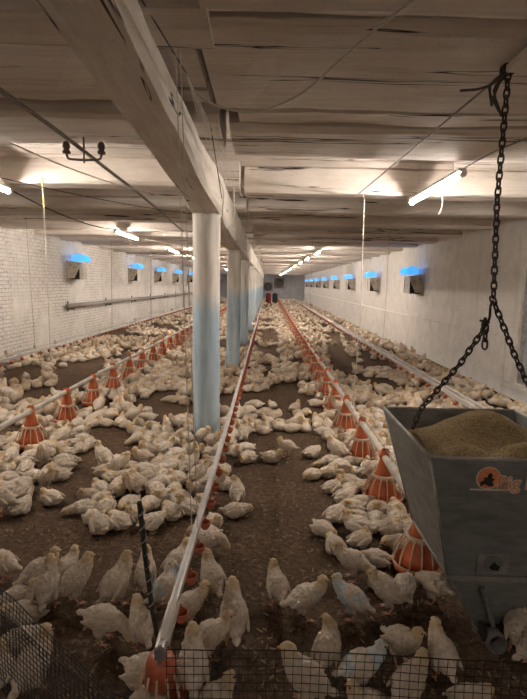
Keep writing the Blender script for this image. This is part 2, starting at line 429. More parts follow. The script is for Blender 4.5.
# ---------------------------------------------------------------- fluorescent lamps
def lamp(x, y0, y1, z, label, group=None, wires=True, tilt=0.0):
    L = y1 - y0
    r = empty('tube_lamp', (x, (y0 + y1) / 2, z)); tag(r, label, 'lamp', group); r.rotation_euler = (tilt, 0, 0)
    bm = bmesh.new(); tube(bm, [(0, -L / 2, 0), (0, L / 2, 0)], .019, 10); obj('tube', bm, M_tube, r)
    bm = bmesh.new(); box(bm, -.032, .032, -L / 2 + .01, L / 2 - .01, .022, .05); obj('lamp_housing', bm, M_lamp, r)
    for s in (-1, 1):
        bm = bmesh.new(); tube(bm, [(0, s * (L / 2 - .02), 0), (0, s * (L / 2 + .03), 0)], .026, 10); obj('end_cap', bm, M_lamp, r)
    if wires:
        bm = bmesh.new(); tube(bm, curve_pts([(0, L / 2, .04), (-.05, L / 2 + .25, .02), (-.12, L / 2 + .5, .09)], 4), .005, 5); obj('supply_cord', bm, M_cord, r)
        bm = bmesh.new(); tube(bm, curve_pts([(0, -.1, .02), (.05, -.09, -.05), (.075, -.06, -.14), (.055, -.03, -.22)], 4), .005, 5); obj('hanging_cord', bm, M_cord, r)
    for s in (-1, 1):
        bm = bmesh.new(); tube(bm, [(0, s * L * .35, .05), (0.0, s * L * .35, ZB - z)], .003, 4); obj('hanger', bm, M_cord, r)
lamp(1.53, 4.14, 5.57, 2.5, 'lit fluorescent tube hanging nearest on the right, above the feeder line')
lamp(-2.72, 3.95, 5.36, 2.5, 'lit fluorescent tube at the left edge, only its far end in view')
lamp(-2.84, 9.4, 11.0, 2.5, 'lit fluorescent tube above the left feeder line, left of the round post')
lamp(-2.8, 14.2, 15.7, 2.5, 'second lit tube left of the round post, just behind the longer looking one')
for y in (18.6, 22.8, 27.4, 33.0, 40.0, 47.0):
    lamp(-2.8, y, y + 1.4, 2.5, 'small lit tube far off on the left side of the post row', 'far tubes left of the posts', False)
for i, y in enumerate((13.7, 17.0, 20.2, 24.6, 28.6, 33.0, 38.0, 43.0, 48.5)):
    if i == 0: lamp(1.4, y, y + 1.4, 2.5, 'lit tube right of the post row, first of the distant string of tubes', None, False)
    else: lamp(1.38 - .02 * i, y, y + 1.4, 2.5, 'small lit tube far down the string right of the posts', 'distant tubes right of the posts', False)

lamp(1.53, -4.3, -2.9, 2.5, 'added unseen tube behind the viewpoint on the right, brightening the near ceiling', None, False)  # unseen fill tube, added to lift the near ceiling
lamp(-2.72, -4.3, -2.9, 2.5, 'added unseen tube behind the viewpoint on the left, brightening the near ceiling', None, False)  # its left counterpart, also added out of view as fill

# ---------------------------------------------------------------- wall air inlets
def inlet(side, y, label, group=None):
    s = 1 if side == 'L' else -1; X = XL if side == 'L' else XR
    zb = 1.62 if side == 'L' else 1.44
    r = empty('air_inlet', (X, y, zb)); tag(r, label, 'air inlet', group)
    D, W, H = .33, .5, .47
    bm = bmesh.new(); box(bm, min(0, s * .03), max(0, s * .03), -W / 2 - .05, W / 2 + .05, -.04, H + .02); obj('wall_frame', bm, M_tan, r)
    for e in (-1, 1):                            # side cheeks
        bm = bmesh.new(); yy = e * W / 2
        q = [(s * .03, yy, 0), (s * D, yy, 0), (s * D, yy, H * .86), (s * .03, yy, H)]
        panel(bm, q, .012); obj('side_cheek', bm, M_tan, r)
        bm = bmesh.new()                          # open triangle beside the tilted flap
        panel(bm, [(s * (D + .003), yy + e * .014, .03), (s * (D - .13), yy + e * .014, .03), (s * (D + .003), yy + e * .014, .30)], .004); obj('side_opening', bm, M_hole, r)
        bm = bmesh.new(); box(bm, min(s * .08, s * D), max(s * .08, s * D), yy + (0 if e > 0 else -.02), yy + (.02 if e > 0 else 0), .0, .028); obj('bottom_slot', bm, M_hole, r)
    bm = bmesh.new(); panel(bm, [(s * D, -W / 2, .0), (s * D, W / 2, .0), (s * (D - .02), W / 2, H * .86), (s * (D - .02), -W / 2, H * .86)], .015); obj('flap', bm, M_tan, r)
    bm = bmesh.new(); n = 8; rows = []
    for i in range(n + 1):                        # arched blue cover
        a = i / n; rows.append((s * (.14 + .30 * a), H - .0 + .19 * max(0, math.sin(PI * (.1 + .8 * a))) ** .45))
    rows = [(x_, z_) for x_, z_ in rows]
    T = [[bm.verts.new((x_, q, z_)) for q in (-W / 2 - .03, W / 2 + .03)] for x_, z_ in rows]
    Bt = [[bm.verts.new((x_, q, H - .0)) for q in (-W / 2 - .03, W / 2 + .03)] for x_, z_ in rows]
    for i in range(n):
        bm.faces.new((T[i][0], T[i][1], T[i + 1][1], T[i + 1][0])); bm.faces.new((Bt[i][0], Bt[i + 1][0], Bt[i + 1][1], Bt[i][1]))
        bm.faces.new((T[i][0], T[i + 1][0], Bt[i + 1][0], Bt[i][0])); bm.faces.new((T[i][1], Bt[i][1], Bt[i + 1][1], T[i + 1][1]))
    bmesh.ops.recalc_face_normals(bm, faces=bm.faces[:])
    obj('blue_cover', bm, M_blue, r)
    for e in (-1, 1):
        bm = bmesh.new()
        for xx, zz in ((.09, .36), (.22, .31)): lathe_pts = tube(bm, [(s * xx, e * (W / 2 + .0), zz), (s * xx, e * (W / 2 + .022), zz)], .014, 8)
        obj('bolt', bm, M_hole, r)
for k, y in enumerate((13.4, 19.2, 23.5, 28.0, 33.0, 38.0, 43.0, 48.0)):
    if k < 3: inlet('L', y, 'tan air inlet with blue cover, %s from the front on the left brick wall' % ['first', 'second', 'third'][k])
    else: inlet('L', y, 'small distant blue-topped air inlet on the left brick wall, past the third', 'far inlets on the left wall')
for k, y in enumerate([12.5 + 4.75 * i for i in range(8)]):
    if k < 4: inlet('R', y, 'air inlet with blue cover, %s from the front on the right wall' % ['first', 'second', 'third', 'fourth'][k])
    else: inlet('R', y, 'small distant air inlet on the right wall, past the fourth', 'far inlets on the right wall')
# pipe along the left wall
bm = bmesh.new()
tube(bm, [(XL + .1, 12.9, .93)] + [(XL + .1, 12.9 + 1.6 * k, .93 - .003 * k + .012 * vnoise(k, 0, 8)) for k in range(1, 25)], .065, 10)
wp = obj('wall_pipe', bm, M_cable, smooth=True); tag(wp, 'thick grey pipe fixed along the left brick wall below the inlets', 'pipe')
for k in range(12):
    bm = bmesh.new(); y = 13.1 + 3.1 * k; box(bm, XL, XL + .19, y, y + .06, .83, .87); box(bm, XL, XL + .02, y, y + .06, .78, 1.05); obj('pipe_bracket', bm, M_iron, wp)

# end wall fans
def fan(x, z, r0, label, mat):
    r = empty('exhaust_fan', (x, YE, z)); tag(r, label, 'fan')
    bm = bmesh.new(); box(bm, -r0 - .12, r0 + .12, -.1, 0, -r0 - .12, r0 + .12); obj('fan_housing', bm, M_frame, r)
    bm = bmesh.new(); tube(bm, [(r0 * math.cos(a), -.12, r0 * math.sin(a)) for a in [2 * PI * k / 24 for k in range(24)]], .04, 6, True); obj('fan_ring', bm, mat, r)
    bm = bmesh.new(); tube(bm, [(0, -.105, 0), (0, -.11, 0)], r0, 24); obj('fan_opening', bm, mat, r)
    bm = bmesh.new(); tube(bm, [(0, -.11, 0), (0, -.2, 0)], .1, 12); obj('hub', bm, M_iron, r)
    for k in range(6):
        a = 2 * PI * k / 6; d = Vector((math.cos(a), 0, math.sin(a))); e = Vector((-d.z, 0, d.x))
        bm = bmesh.new(); panel(bm, [d * .09 + e * .05 + Vector((0, -.13, 0)), d * .09 - e * .05 + Vector((0, -.16, 0)), d * r0 * .92 - e * .12 + Vector((0, -.17, 0)), d * r0 * .92 + e * .12 + Vector((0, -.13, 0))], .008)
        obj('blade', bm, M_iron, r)
fan(0.02, 1.33, .36, 'round dark exhaust fan on the end wall above the two drums', M_hole)
fan(1.16, 1.72, .42, 'grey exhaust fan on the end wall, upper right of the darker one', M_iron)
# two drums standing far off
for x, m, lb_ in ((.06, M_drum_r, 'dark red upright drum standing far down the middle aisle'), (.58, M_drum_k, 'black upright drum beside the dark red one, far down the aisle')):
    r = empty('storage_drum', (x, 39.8, 0)); tag(r, lb_, 'drum')
    bm = bmesh.new(); lathe(bm, [(0, 0), (.2, 0), (.215, .02), (.215, .28), (.225, .3), (.215, .32), (.215, .56), (.225, .58), (.215, .6), (.21, .82), (.17, .86), (0, .86)], 20); obj('body', bm, m, r)
    bm = bmesh.new(); lathe(bm, [(0, .86), (.14, .86), (.14, .9), (.05, .93), (0, .93)], 16); obj('lid', bm, M_drum_k, r)

# ---------------------------------------------------------------- pan feeders and their pipes
def make_feeder():
    r = empty('pan_feeder', (0, 0, 0))
    bm = bmesh.new(); lathe(bm, [(.026, .40), (.034, .385), (.034, .34), (.043, .30), (.060, .225), (.066, .20), (.058, .20), (.03, .30), (.024, .385)], 20); obj('hopper_cone', bm, M_orange, r, True)
    bm = bmesh.new(); lathe(bm, [(.066, .215), (.084, .213), (.086, .195), (.080, .188), (.062, .190)], 20, close=True); obj('collar_ring', bm, M_grill, r, True)
    bm = bmesh.new(); lathe(bm, [(.062, .20), (.072, .17), (.098, .09), (.112, .05), (.106, .045), (.06, .17), (.056, .2)], 20); obj('feed_skirt', bm, M_orange, r, True)
    bm = bmesh.new()
    for k in range(14):
        a = 2 * PI * k / 14; c_, s_ = math.cos(a), math.sin(a)
        tube(bm, [(c_ * q, s_ * q, z) for q, z in ((.08, .205), (.112, .165), (.138, .10), (.146, .055))], .0045, 5)
    tube(bm, [(.146 * math.cos(2 * PI * k / 28), .146 * math.sin(2 * PI * k / 28), .056) for k in range(28)], .005, 5, True)
    obj('grill', bm, M_grill, r)
    bm = bmesh.new(); lathe(bm, [(.02, .012), (.10, .008), (.135, .02), (.146, .05), (.151, .05), (.140, .012), (.10, 0.0), (.0, 0.0)], 24); obj('pan', bm, M_orange, r, True)
    return r
def copy_tree(o, parent=None, maxdepth=3):
    c = o.copy(); COL.objects.link(c)
    if parent is not None: c.parent = parent
    for ch in o.children: copy_tree(ch, c)
    return c
feeder0 = make_feeder(); first = True
FR = [(.89, 2.66 + .9 * k) for k in range(50)]; FL = [(-2.22, 3.75 + .85 * k) for k in range(52)]
ORD = ['first', 'second', 'third', 'fourth', 'fifth', 'sixth', 'seventh', 'eighth', 'ninth', 'tenth']
for side, lst in (('right', FR), ('left', FL)):
    for k, (x, y) in enumerate(lst):
        if y > 46: break
        if side == 'left' and k == 0: continue
        f = feeder0 if first else copy_tree(feeder0); first = False
        f.location = (x, y, .012); f.rotation_euler = (0, 0, random.random() * 6)
        n = k if side == 'right' else k - 1
        if n < 10: tag(f, 'orange pan feeder on the %s feeder line, %s counted from the front' % (side, ORD[n]), 'feeder', 'pan feeders on the %s line' % side)
        else: tag(f, 'distant orange pan feeder on the %s feeder line, beyond the tenth' % side, 'feeder', 'distant pan feeders on the %s line' % side)
def line_pipe(name, pts, r, m, label, cat='pipe', joints=0, seg=10):
    bm = bmesh.new(); tube(bm, pts, r, seg); p = obj(name, bm, m, smooth=True); tag(p, label, cat)
    return p
p = line_pipe('feeder_pipe', [(.885, 2.60, .357)] + [(.885 + .012 * vnoise(k, 2), 3 + k, .355 + .015 * vnoise(k * .9, 3)) for k in range(44)], .025, M_pipe, 'long pale feed pipe running above the right row of orange feeders', 'feed pipe')
for y in [2.68 + .9 * k for k in range(30)]:
    bm = bmesh.new(); tube(bm, [(.885, y - .05, .357), (.885, y + .05, .357)], .034, 10); obj('pipe_clamp', bm, M_orange if int(y * 10) % 2 else M_grill, p, True)
bm = bmesh.new(); tube(bm, [(.885, 2.62, .425)] + [(.885, 3.6 + 2.2 * k, .425 + .004 * (k % 2)) for k in range(20)], .003, 4); obj('anti_roost_wire', bm, M_cable, p)
p = line_pipe('feeder_pipe', [(-2.22 + .012 * vnoise(k, 8), 1.5 + k, .365 + .015 * vnoise(k * .9, 13)) for k in range(45)], .026, M_pipe, 'long pale feed pipe running above the left row of orange feeders', 'feed pipe')
for y in [4.6 + .85 * k for k in range(30)]:
    bm = bmesh.new(); tube(bm, [(-2.22, y - .05, .367), (-2.22, y + .05, .367)], .034, 10); obj('pipe_clamp', bm, M_grill if int(y * 10) % 3 else M_orange, p, True)

# ---------------------------------------------------------------- drinker lines
def cup_bm(s=1):
    bm = bmesh.new(); lathe(bm, [(.0, -.085), (.018, -.085), (.034, -.06), (.036, -.035), (.031, -.035), (.028, -.058), (.012, -.075), (0, -.075)], 12)
    tube(bm, [(0, 0, .0), (0, 0, -.055)], .007, 6); tube(bm, [(0, 0, -.01), (-s * .02, 0, -.07)], .004, 5)
    return bm
cup_me = None
def drinker(name, x, y0, y1, z, label, step, ncup, m, side=1, wd=.024, hh=.018):
    global cup_me
    bm = bmesh.new(); ys_ = [y0 + (y1 - y0) * k / 40 for k in range(41)]
    R = []
    for k, y in enumerate(ys_):
        a, b = .012 * vnoise(k * .8, x), z + .012 * vnoise(k * .7, x + 4)
        R.append([bm.verts.new((x + a + q, y, b + s)) for q, s in ((-wd, -hh), (wd, -hh), (wd, hh), (wd * .4, hh * 1.3), (-wd * .4, hh * 1.3), (-wd, hh))])
    for A, B in zip(R, R[1:]):
        for k in range(6): bm.faces.new((A[k], B[k], B[(k + 1) % 6], A[(k + 1) % 6]))
    bm.faces.new(R[0]); bm.faces.new(R[-1][::-1]); bmesh.ops.recalc_face_normals(bm, faces=bm.faces[:])
    p = obj(name, bm, m); tag(p, label, 'drinker line')
    for k in range(ncup):
        if cup_me is None:
            c = obj('drip_cup', cup_bm(), M_red, p, True); cup_me = c.data
        else:
            c = bpy.data.objects.new('drip_cup', cup_me); link(c, p)
        c.scale = (.85, .85, .85); c.location = (x + side * .024, y0 + .28 + step * k, z - .01)
    return p
dl = drinker('drinker_line', -.335, 1.52, 46, .365, 'pale drinker line with red cups running down the centre beside the posts', .25, 75, M_pipe2, 1, .015, .014)
bm = bmesh.new(); box(bm, -.357, -.313, 1.56, 1.80, .343, .390); bmesh.ops.bevel(bm, geom=bm.edges[:], offset=.012, segments=2, affect='EDGES'); obj('end_coupling', bm, M_pipe, dl)
bm = bmesh.new(); tube(bm, [(-.335, 1.53, .39), (-.335, 1.52, .33)], .008, 8); box(bm, -.352, -.318, 1.515, 1.53, .348, .385); obj('end_bracket', bm, M_iron, dl)
dr = drinker('drinker_line', 2.2, 1.6, 46, .35, 'twin-railed pale drinker line along the right wall', .34, 95, M_pipe2, -1, .02)
bm = bmesh.new(); tube(bm, [(2.27, 1.6, .375), (2.27, 14, .372), (2.27, 30, .37), (2.27, 46, .375)], .013, 8); obj('upper_rail', bm, M_pipe2, dr)
dL = drinker('drinker_line', -4.02, 2.0, 46, .36, 'pale drinker line with red cups along the left brick wall', .34, 95, M_pipe2, 1, .03)
bm = bmesh.new(); tube(bm, [(-4.09, 2.0, .40), (-4.09, 20, .395), (-4.09, 46, .40)], .012, 8); obj('upper_rail', bm, M_pipe, dL)
# orange starter pan hanging at the near end of the centre line
r = empty('drinker_bell', (-.37, 1.70, 0)); tag(r, 'orange-red ribbed drinker bell under the near end of the centre line, behind the mesh', 'drinker')
bm = bmesh.new(); lathe(bm, [(.02, .22), (.045, .215), (.056, .19), (.062, .11), (.056, .105), (.04, .20)], 20); obj('bell', bm, M_red, r, True)
bm = bmesh.new(); lathe(bm, [(0, .03), (.085, .03), (.1, .075), (.094, .075), (.08, .04), (0, .04)], 20); obj('trough', bm, M_orange, r, True)
bm = bmesh.new()
for k in range(12):
    a = 2 * PI * k / 12; tube(bm, [(.066 * math.cos(a), .066 * math.sin(a), .17), (.09 * math.cos(a), .09 * math.sin(a), .08)], .005, 5)
obj('ribs', bm, M_grill, r)

# ---------------------------------------------------------------- suspension cords
def cord(name, pts, r, m, label, cat='cord', group=None, knot=None):
    bm = bmesh.new(); tube(bm, pts, r, 5)
    o = obj(name, bm, m); tag(o, label, cat, group)
    if knot:
        b = bmesh.new(); v = Vector(knot); tube(b, [v + Vector((0, 0, -.03)), v, v + Vector((0, 0, .03))], .01, 6, rad=[.004, .011, .004]); obj('knot', b, m, o)
    return o
ZJL = 2.6
cord('suspension_wire', [(-.42, 2.3, ZJL), (-.345, 2.30, .385)], .0028, M_cord, 'thin cord dropping from beam to near centre drinker line, left strand of the pair')
cord('suspension_wire', [(-.405, 2.33, ZJL), (-.325, 2.36, .385)], .0028, M_cord, 'thin cord dropping to the near centre drinker line, right strand of the pair')
cord('suspension_rope', [(-2.3, 5.2, 2.62), (-2.28, 5.18, 2.33)], .009, M_yellow, 'yellow rope length tied to a joist on the left above the string', knot=(-2.28, 5.18, 2.34))
cord('suspension_string', [(-2.28, 5.18, 2.34), (-2.235, 5.12, .40)], .003, M_cord, 'pale string from the yellow rope down to the left feed pipe', knot=(-2.237, 5.12, .8))
cord('suspension_string', [(-4.1, 8.6, 2.6), (-4.03, 8.6, .38)], .003, M_cable, 'thin grey wire down to the left wall drinker line, beside the yellow rope')
cord('suspension_string', [(.98, 5.45, 2.56), (.97, 5.3, 2.5), (.95, 5.1, 1.3), (.90, 5.05, .38)], .0048, M_cord, 'cream cord hanging from a hook to the right feed pipe under the near tube', knot=(.93, 5.08, .9))
for x, ys_, nm in ((-2.22, (9.5, 14, 18.5, 23), 'left feed pipe'), (-4.05, (13, 17.5, 22), 'left wall drinker line'), (-.335, (7.2, 11.2, 15.2), 'centre drinker line'), (2.22, (9.5, 14.5), 'right wall drinker line'), (.885, (10.5, 15, 20), 'right feed pipe')):
    for i, y in enumerate(ys_):
        cord('suspension_string', [(x + .02, y, 2.62), (x, y, .38)], .003 + .0004 * (y > 12), M_yellow if i % 2 else M_cable, 'distant string holding up the %s, %s behind the near one' % (nm, ORD[i]), 'cord')
# fan of thin winch strings under the beam
A = Vector((-.40, 2.45, 2.56))
for i, (tgt) in enumerate([(-.37, 4.6, 2.46), (-.33, 5.2, 2.5), (-.28, 5.6, 2.5), (-.24, 5.65, 2.57), (-.36, 3.9, 2.40)]):
    cord('winch_string', sag(A, tgt, .01 * (i + 1), 6), .0022, M_cord, 'thin pale winch string in the fan of strings beside the beam', 'cord', 'fan of winch strings beside the beam')
cord('winch_cable', [A + Vector((-.08, -.5, .05)), A, Vector((-.37, 3.2, 2.55)), Vector((-.40, 4.3, 2.3))], .0035, M_darkcable, 'dark thin cable running along the beam into the string fan', 'cable')
cord('sagging_cord', curve_pts([(-.41, 2.66, 2.57), (-.3, 2.75, 2.52), (-.09, 2.78, 2.5), (.13, 2.53, 2.5), (.28, 2.22, 2.53), (.4, 2.02, 2.57), (.5, 1.86, 2.59)], 6), .006, M_cord, 'long grey cable sagging across the near ceiling right of the beam', 'cable')
cord('looped_cord', curve_pts([(-.48, 4.6, 2.58), (-.42, 4.65, 2.42), (-.43, 4.7, 2.23), (-.41, 4.72, 2.13), (-.385, 4.75, 2.105), (-.35, 4.78, 2.14), (-.335, 4.85, 2.28), (-.35, 5.0, 2.5), (-.38, 5.2, 2.61)], 6), .007, M_cord, 'cream cord loop hanging off the beam beside the round post top', 'cord')
cord('twin_hose', curve_pts([(-1.42, 1.6, 2.57), (-1.40, 2.2, 2.55), (-1.37, 2.68, 2.54), (-1.35, 3.34, 2.53), (-1.33, 4.22, 2.5), (-1.42, 6.0, 2.53), (-1.6, 9.5, 2.54)], 5), .014, M_cable, 'brown double cable crossing the ceiling at upper left, the lower strand', 'cable')
cord('twin_hose', curve_pts([(-1.45, 1.6, 2.595), (-1.43, 2.2, 2.58), (-1.40, 2.68, 2.57), (-1.38, 3.34, 2.555), (-1.36, 4.22, 2.53), (-1.45, 6.0, 2.56), (-1.63, 9.5, 2.57)], 5), .009, M_cord, 'brown double cable crossing the ceiling at upper left, the upper strand', 'cable')
cord('slack_cable', sag((-2.75, 5.5, 2.53), (-2.85, 9.3, 2.53), .07, 10), .008, M_darkcable, 'dark cable slung between the two nearest left tubes', 'cable')
cord('slack_cable', sag((-2.75, 11.1, 2.53), (-.75, 10.6, 2.5), .12, 12), .007, M_cable, 'thin cable sagging from the left tube towards the posts', 'cable')
cord('slack_cable', sag((-3.0, 4.0, 2.58), (-1.0, 7.3, 2.56), .06, 10), .005, M_darkcable, 'thin cable slanting across the left joists', 'cable')
cord('slack_cable', sag((-1.9, 3.8, 2.58), (-.95, 5.6, 2.5), .06, 10), .006, M_cord, 'pale loose cable ending above the round post on the left', 'cable')
cord('winch_cable', [(1.03, 2.42, 2.555), (.94, 5.5, 2.57)], .006, M_cable, 'straight winch cable from the lifting chain to the hook over the feed pipe', 'cable')
cord('lamp_cable', curve_pts([(1.53, 4.12, 2.54), (1.62, 3.7, 2.58), (1.8, 3.2, 2.585), (2.4, 2.6, 2.59)], 5), .006, M_cable, 'cable from the near right tube along the joists to the upper right', 'cable')
# insulator bracket
r = empty('insulator_bracket', (-1.33, 3.70, 2.62)); tag(r, 'T-shaped ceiling bracket with two brown insulators, upper left', 'bracket')
bm = bmesh.new(); tube(bm, [(0, 0, .0), (0, 0, -.19)], .007, 8); tube(bm, curve_pts([(-.125, 0, -.115), (-.12, 0, -.15), (-.10, 0, -.165), (0, 0, -.17), (.10, 0, -.165), (.12, 0, -.15), (.125, 0, -.115)], 4), .008, 8); obj('arm', bm, M_iron, r)
for s in (-1, 1):
    bm = bmesh.new(); lathe(bm, [(0, -.13), (.025, -.13), (.03, -.115), (.018, -.10), (.028, -.085), (.024, -.06), (.012, -.045), (0, -.043)], 14, s * .125); obj('insulator', bm, M_insul, r, True)

# ---------------------------------------------------------------- feed hopper, feed, chains
HX0, HX1, HY0, HY1, HZ = .69, 1.45, 2.0, 2.85, .9
BX0, BX1, BY0, BY1, BZ = .815, 1.315, 2.06, 2.58, .345
hop = empty('feed_hopper', (1.065, 2.3, 0)); tag(hop, 'grey sheet steel feed hopper hanging on chains at lower right', 'hopper')
def Lc(p): return (p[0] - 1.065, p[1] - 2.3, p[2])
topc = [(HX0, HY0, HZ), (HX1, HY0, HZ), (HX1, HY1, HZ), (HX0, HY1, HZ)]; botc = [(BX0, BY0, BZ), (BX1, BY0, BZ), (BX1, BY1, BZ), (BX0, BY1, BZ)]
names = ['front_panel', 'side_panel', 'rear_panel', 'side_panel']
for i in range(4):
    bm = bmesh.new(); j = (i + 1) % 4; panel(bm, [Lc(topc[i]), Lc(topc[j]), Lc(botc[j]), Lc(botc[i])], .004)
    obj(names[i], bm, M_steel, hop)
bm = bmesh.new()
for i in range(4): tube(bm, [Lc(topc[i]), Lc(topc[(i + 1) % 4])], .009, 8)
obj('rim', bm, M_rim, hop, True)
bm = bmesh.new()
for i in range(4): tube(bm, [Lc(topc[i]), Lc(botc[i])], .006, 6)
for i in range(4): tube(bm, [Lc(botc[i]), Lc(botc[(i + 1) % 4])], .008, 6)
obj('corner_seam', bm, M_rim, hop, True)
bm = bmesh.new(); AX, AZ = 1.03, .05          # pointed lower funnel
f0 = [(BX0 + .01, BY0 + .005, BZ), (BX1 - .01, BY0 + .005, BZ), (AX + .035, BY0 + .03, AZ), (AX - .035, BY0 + .03, AZ)]
b0 = [(BX0 + .01, BY1 - .1, BZ), (BX1 - .01, BY1 - .1, BZ), (AX + .035, BY0 + .14, AZ), (AX - .035, BY0 + .14, AZ)]
hull8(bm, [Lc(v) for v in f0], [Lc(v) for v in b0]); bmesh.ops.recalc_face_normals(bm, faces=bm.faces[:]); obj('funnel', bm, M_steel, hop)
bm = bmesh.new(); box(bm, BX0 - 1.065 - .005, BX1 - 1.065 + .005, BY0 - 2.3 - .012, BY0 - 2.3 + .004, BZ - .018, BZ + .006); obj('bottom_flange', bm, M_rim, hop)
bm = bmesh.new()                              # outlet tube facing the viewer, with hood
def ring_tube(bm, c, d, r0, r1, L, seg=20):
    c, d = Vector(c), Vector(d).normalized(); a = d.orthogonal().normalized(); b = d.cross(a); R = []
    for q, s in ((r1, 0), (r1, L), (r0, L), (r0, 0)):
        R.append([bm.verts.new(c + d * s + (a * math.cos(2 * PI * k / seg) + b * math.sin(2 * PI * k / seg)) * q) for k in range(seg)])
    for i in range(4):
        A_, B_ = R[i], R[(i + 1) % 4]
        for k in range(seg): bm.faces.new((A_[k], A_[(k + 1) % seg], B_[(k + 1) % seg], B_[k]))
ring_tube(bm, Lc((AX, BY0 + .10, .055)), (0, -1, .1), .036, .046, .17); bmesh.ops.recalc_face_normals(bm, faces=bm.faces[:])
ou = obj('outlet_tube', bm, M_iron, hop, True)
bm = bmesh.new(); tube(bm, [Lc((AX, BY0 - .0, .058)), Lc((AX, BY0 + .01, .058))], .037, 18); obj('outlet_mouth', bm, M_hole, ou)
bm = bmesh.new()
for s in (-1, 1): box(bm, AX - 1.065 + s * .048 - .008, AX - 1.065 + s * .048 + .008, BY0 - 2.3 - .05, BY0 - 2.3 + .01, .07, .125)
box(bm, AX - 1.065 - .05, AX - 1.065 + .05, BY0 - 2.3 - .01, BY0 - 2.3 + .01, .098, .112)
obj('outlet_clamp', bm, M_dark, hop)
bm = bmesh.new(); tube(bm, [Lc((AX - .06, BY0 - .01, .30)), Lc((AX - .0, BY0 - .012, .12))], .011, 8); obj('funnel_rib', bm, M_steel, hop)
# frame on the front face: u to the right, v down the slope
fo = Vector(topc[0]); fu = Vector((1, 0, 0)); fv = (Vector((0, BY0, BZ)) - Vector((0, HY0, HZ))).normalized(); fn = fu.cross(fv).normalized()
if fn.y > 0: fn = -fn
FM = Matrix((fu, -fv, fn)).transposed().to_4x4()
def on_front(u, v, lift=.002):
    m_ = FM.copy(); m_.translation = Vector((HX0 + u, HY0, HZ)) + fv * v + fn * (.004 + lift) - Vector((1.065, 2.3, 0)); return m_
def rel(m_, par): return m_ if par is hop else par.matrix_basis.inverted() @ m_
def flat(name, polys, th, m, mat4, par):
    bm = bmesh.new()
    for pl in polys:
        lo = [(x, y, 0) for x, y in pl]; hull8(bm, lo, [(x, y, th) for x, y in pl])
    bmesh.ops.recalc_face_normals(bm, faces=bm.faces[:])
    o_ = obj(name, bm, m, par); o_.matrix_basis = rel(mat4, par); return o_
circ = lambda cx, cy, r_, n=28, sy=1: [(cx + r_ * math.cos(2 * PI * k / n), cy + sy * r_ * math.sin(2 * PI * k / n)) for k in range(n)]
sq = [(-.068, -.05), (.068, -.05), (.068, .05), (-.068, .05)]
pc = flat('cover_plate', [sq], .004, M_rim, on_front(.315, .49, 0), hop)
flat('cover_disc', [circ(0, 0, .042)], .004, M_steel, on_front(.315, .49, .004), pc)
flat('cover_hole', [[(-.012, -.022), (.018, -.026), (.024, -.006), (.008, .004), (.0, .016), (-.012, .004), (-.022, -.012)]], .003, M_hole, on_front(.32, .492, .008), pc)
lg = flat('emblem', [circ(0, 0, .052)], .001, M_logo_w, on_front(.246, .082, .0), hop)
flat('emblem_disc', [circ(0, 0, .046)], .001, M_logo_o, on_front(.246, .082, .0012), lg)
fig = [(-.030, -.040), (-.014, -.026), (.004, -.036), (.026, -.036), (.018, -.016), (.026, -.002), (.012, .002), (.016, .014), (.006, .026), (-.004, .018), (-.006, .004), (-.022, .004), (-.016, -.008), (-.034, -.018)]
def flat_ng(name, pl, th, m, mat4, par):
    bm = bmesh.new(); vs = [bm.verts.new((x, y, th)) for x, y in pl]; f_ = bm.faces.new(vs)
    bmesh.ops.triangulate(bm, faces=[f_]); o_ = obj(name, bm, m, par); o_.matrix_basis = rel(mat4, par); return o_
flat_ng('emblem_figure', fig, .001, M_logo_k, on_front(.246, .082, .0026), lg)
def text(name, s, size, m, mat4, par, off=0.0):
    cu = bpy.data.curves.new(name, 'FONT'); cu.body = s; cu.size = size; cu.extrude = .0006; cu.offset = off; cu.space_character = .98
    t_ = link(bpy.data.objects.new(name, cu)); bpy.context.view_layer.update()
    me = bpy.data.meshes.new_from_object(t_.evaluated_get(bpy.context.evaluated_depsgraph_get())); bpy.data.objects.remove(t_)
    me.materials.clear(); me.materials.append(m); o_ = bpy.data.objects.new(name, me); link(o_, par); o_.matrix_basis = rel(mat4, par); return o_
text('lettering_outline', 'Big Dutchman', .082, M_logo_w, on_front(.284, .128, .0006), lg, .0045)
text('lettering', 'Big Dutchman', .082, M_logo_o, on_front(.284, .128, .0018), lg, -.0005)
flat('lettering_underline', [[(-.07, -.003), (.10, -.003), (.10, .003), (-.07, .003)]], .001, M_logo_w, on_front(.246, .136, .0), lg)

# feed heap
bm = bmesh.new(); n = 48; G = []
for a in range(n + 1):
    row = []
    for b in range(n + 1):
        u, v = a / n, b / n
        x = HX0 + .012 + (HX1 - HX0 - .024) * u; y = HY0 + .012 + (HY1 - HY0 - .024) * v
        h1 = .17 * math.exp(-(((x - 1.13) / .26) ** 2 + ((y - 2.52) / .22) ** 2)); h2 = .075 * math.exp(-(((x - .93) / .12) ** 2 + ((y - 2.22) / .13) ** 2)); h3 = .10 * math.exp(-(((x - 1.22) / .15) ** 2 + ((y - 2.2) / .13) ** 2))
        z = .805 + max(h1, h2, h3) * .75 + .25 * (h1 + h2 + h3) + .008 * vnoise(x * 22, y * 22, 4) + .004 * vnoise(x * 60, y * 60, 5)
        k = min(u, v, 1 - u, 1 - v); z -= .05 * max(0, .1 - k) / .1
        if z < .9:                               # hold the heap inside the sloping sides
            d = (HZ - z) / (HZ - BZ); cxm, cym = 1.065, 2.4
            xa = HX0 + (BX0 - HX0) * d + .014; xb = HX1 + (BX1 - HX1) * d - .014; ya = HY0 + (BY0 - HY0) * d + .014; yb = HY1 + (BY1 - HY1) * d - .014
            x = xa + (xb - xa) * u; y = ya + (yb - ya) * v
        row.append(bm.verts.new((x - 1.065, y - 2.3, z)))
    G.append(row)
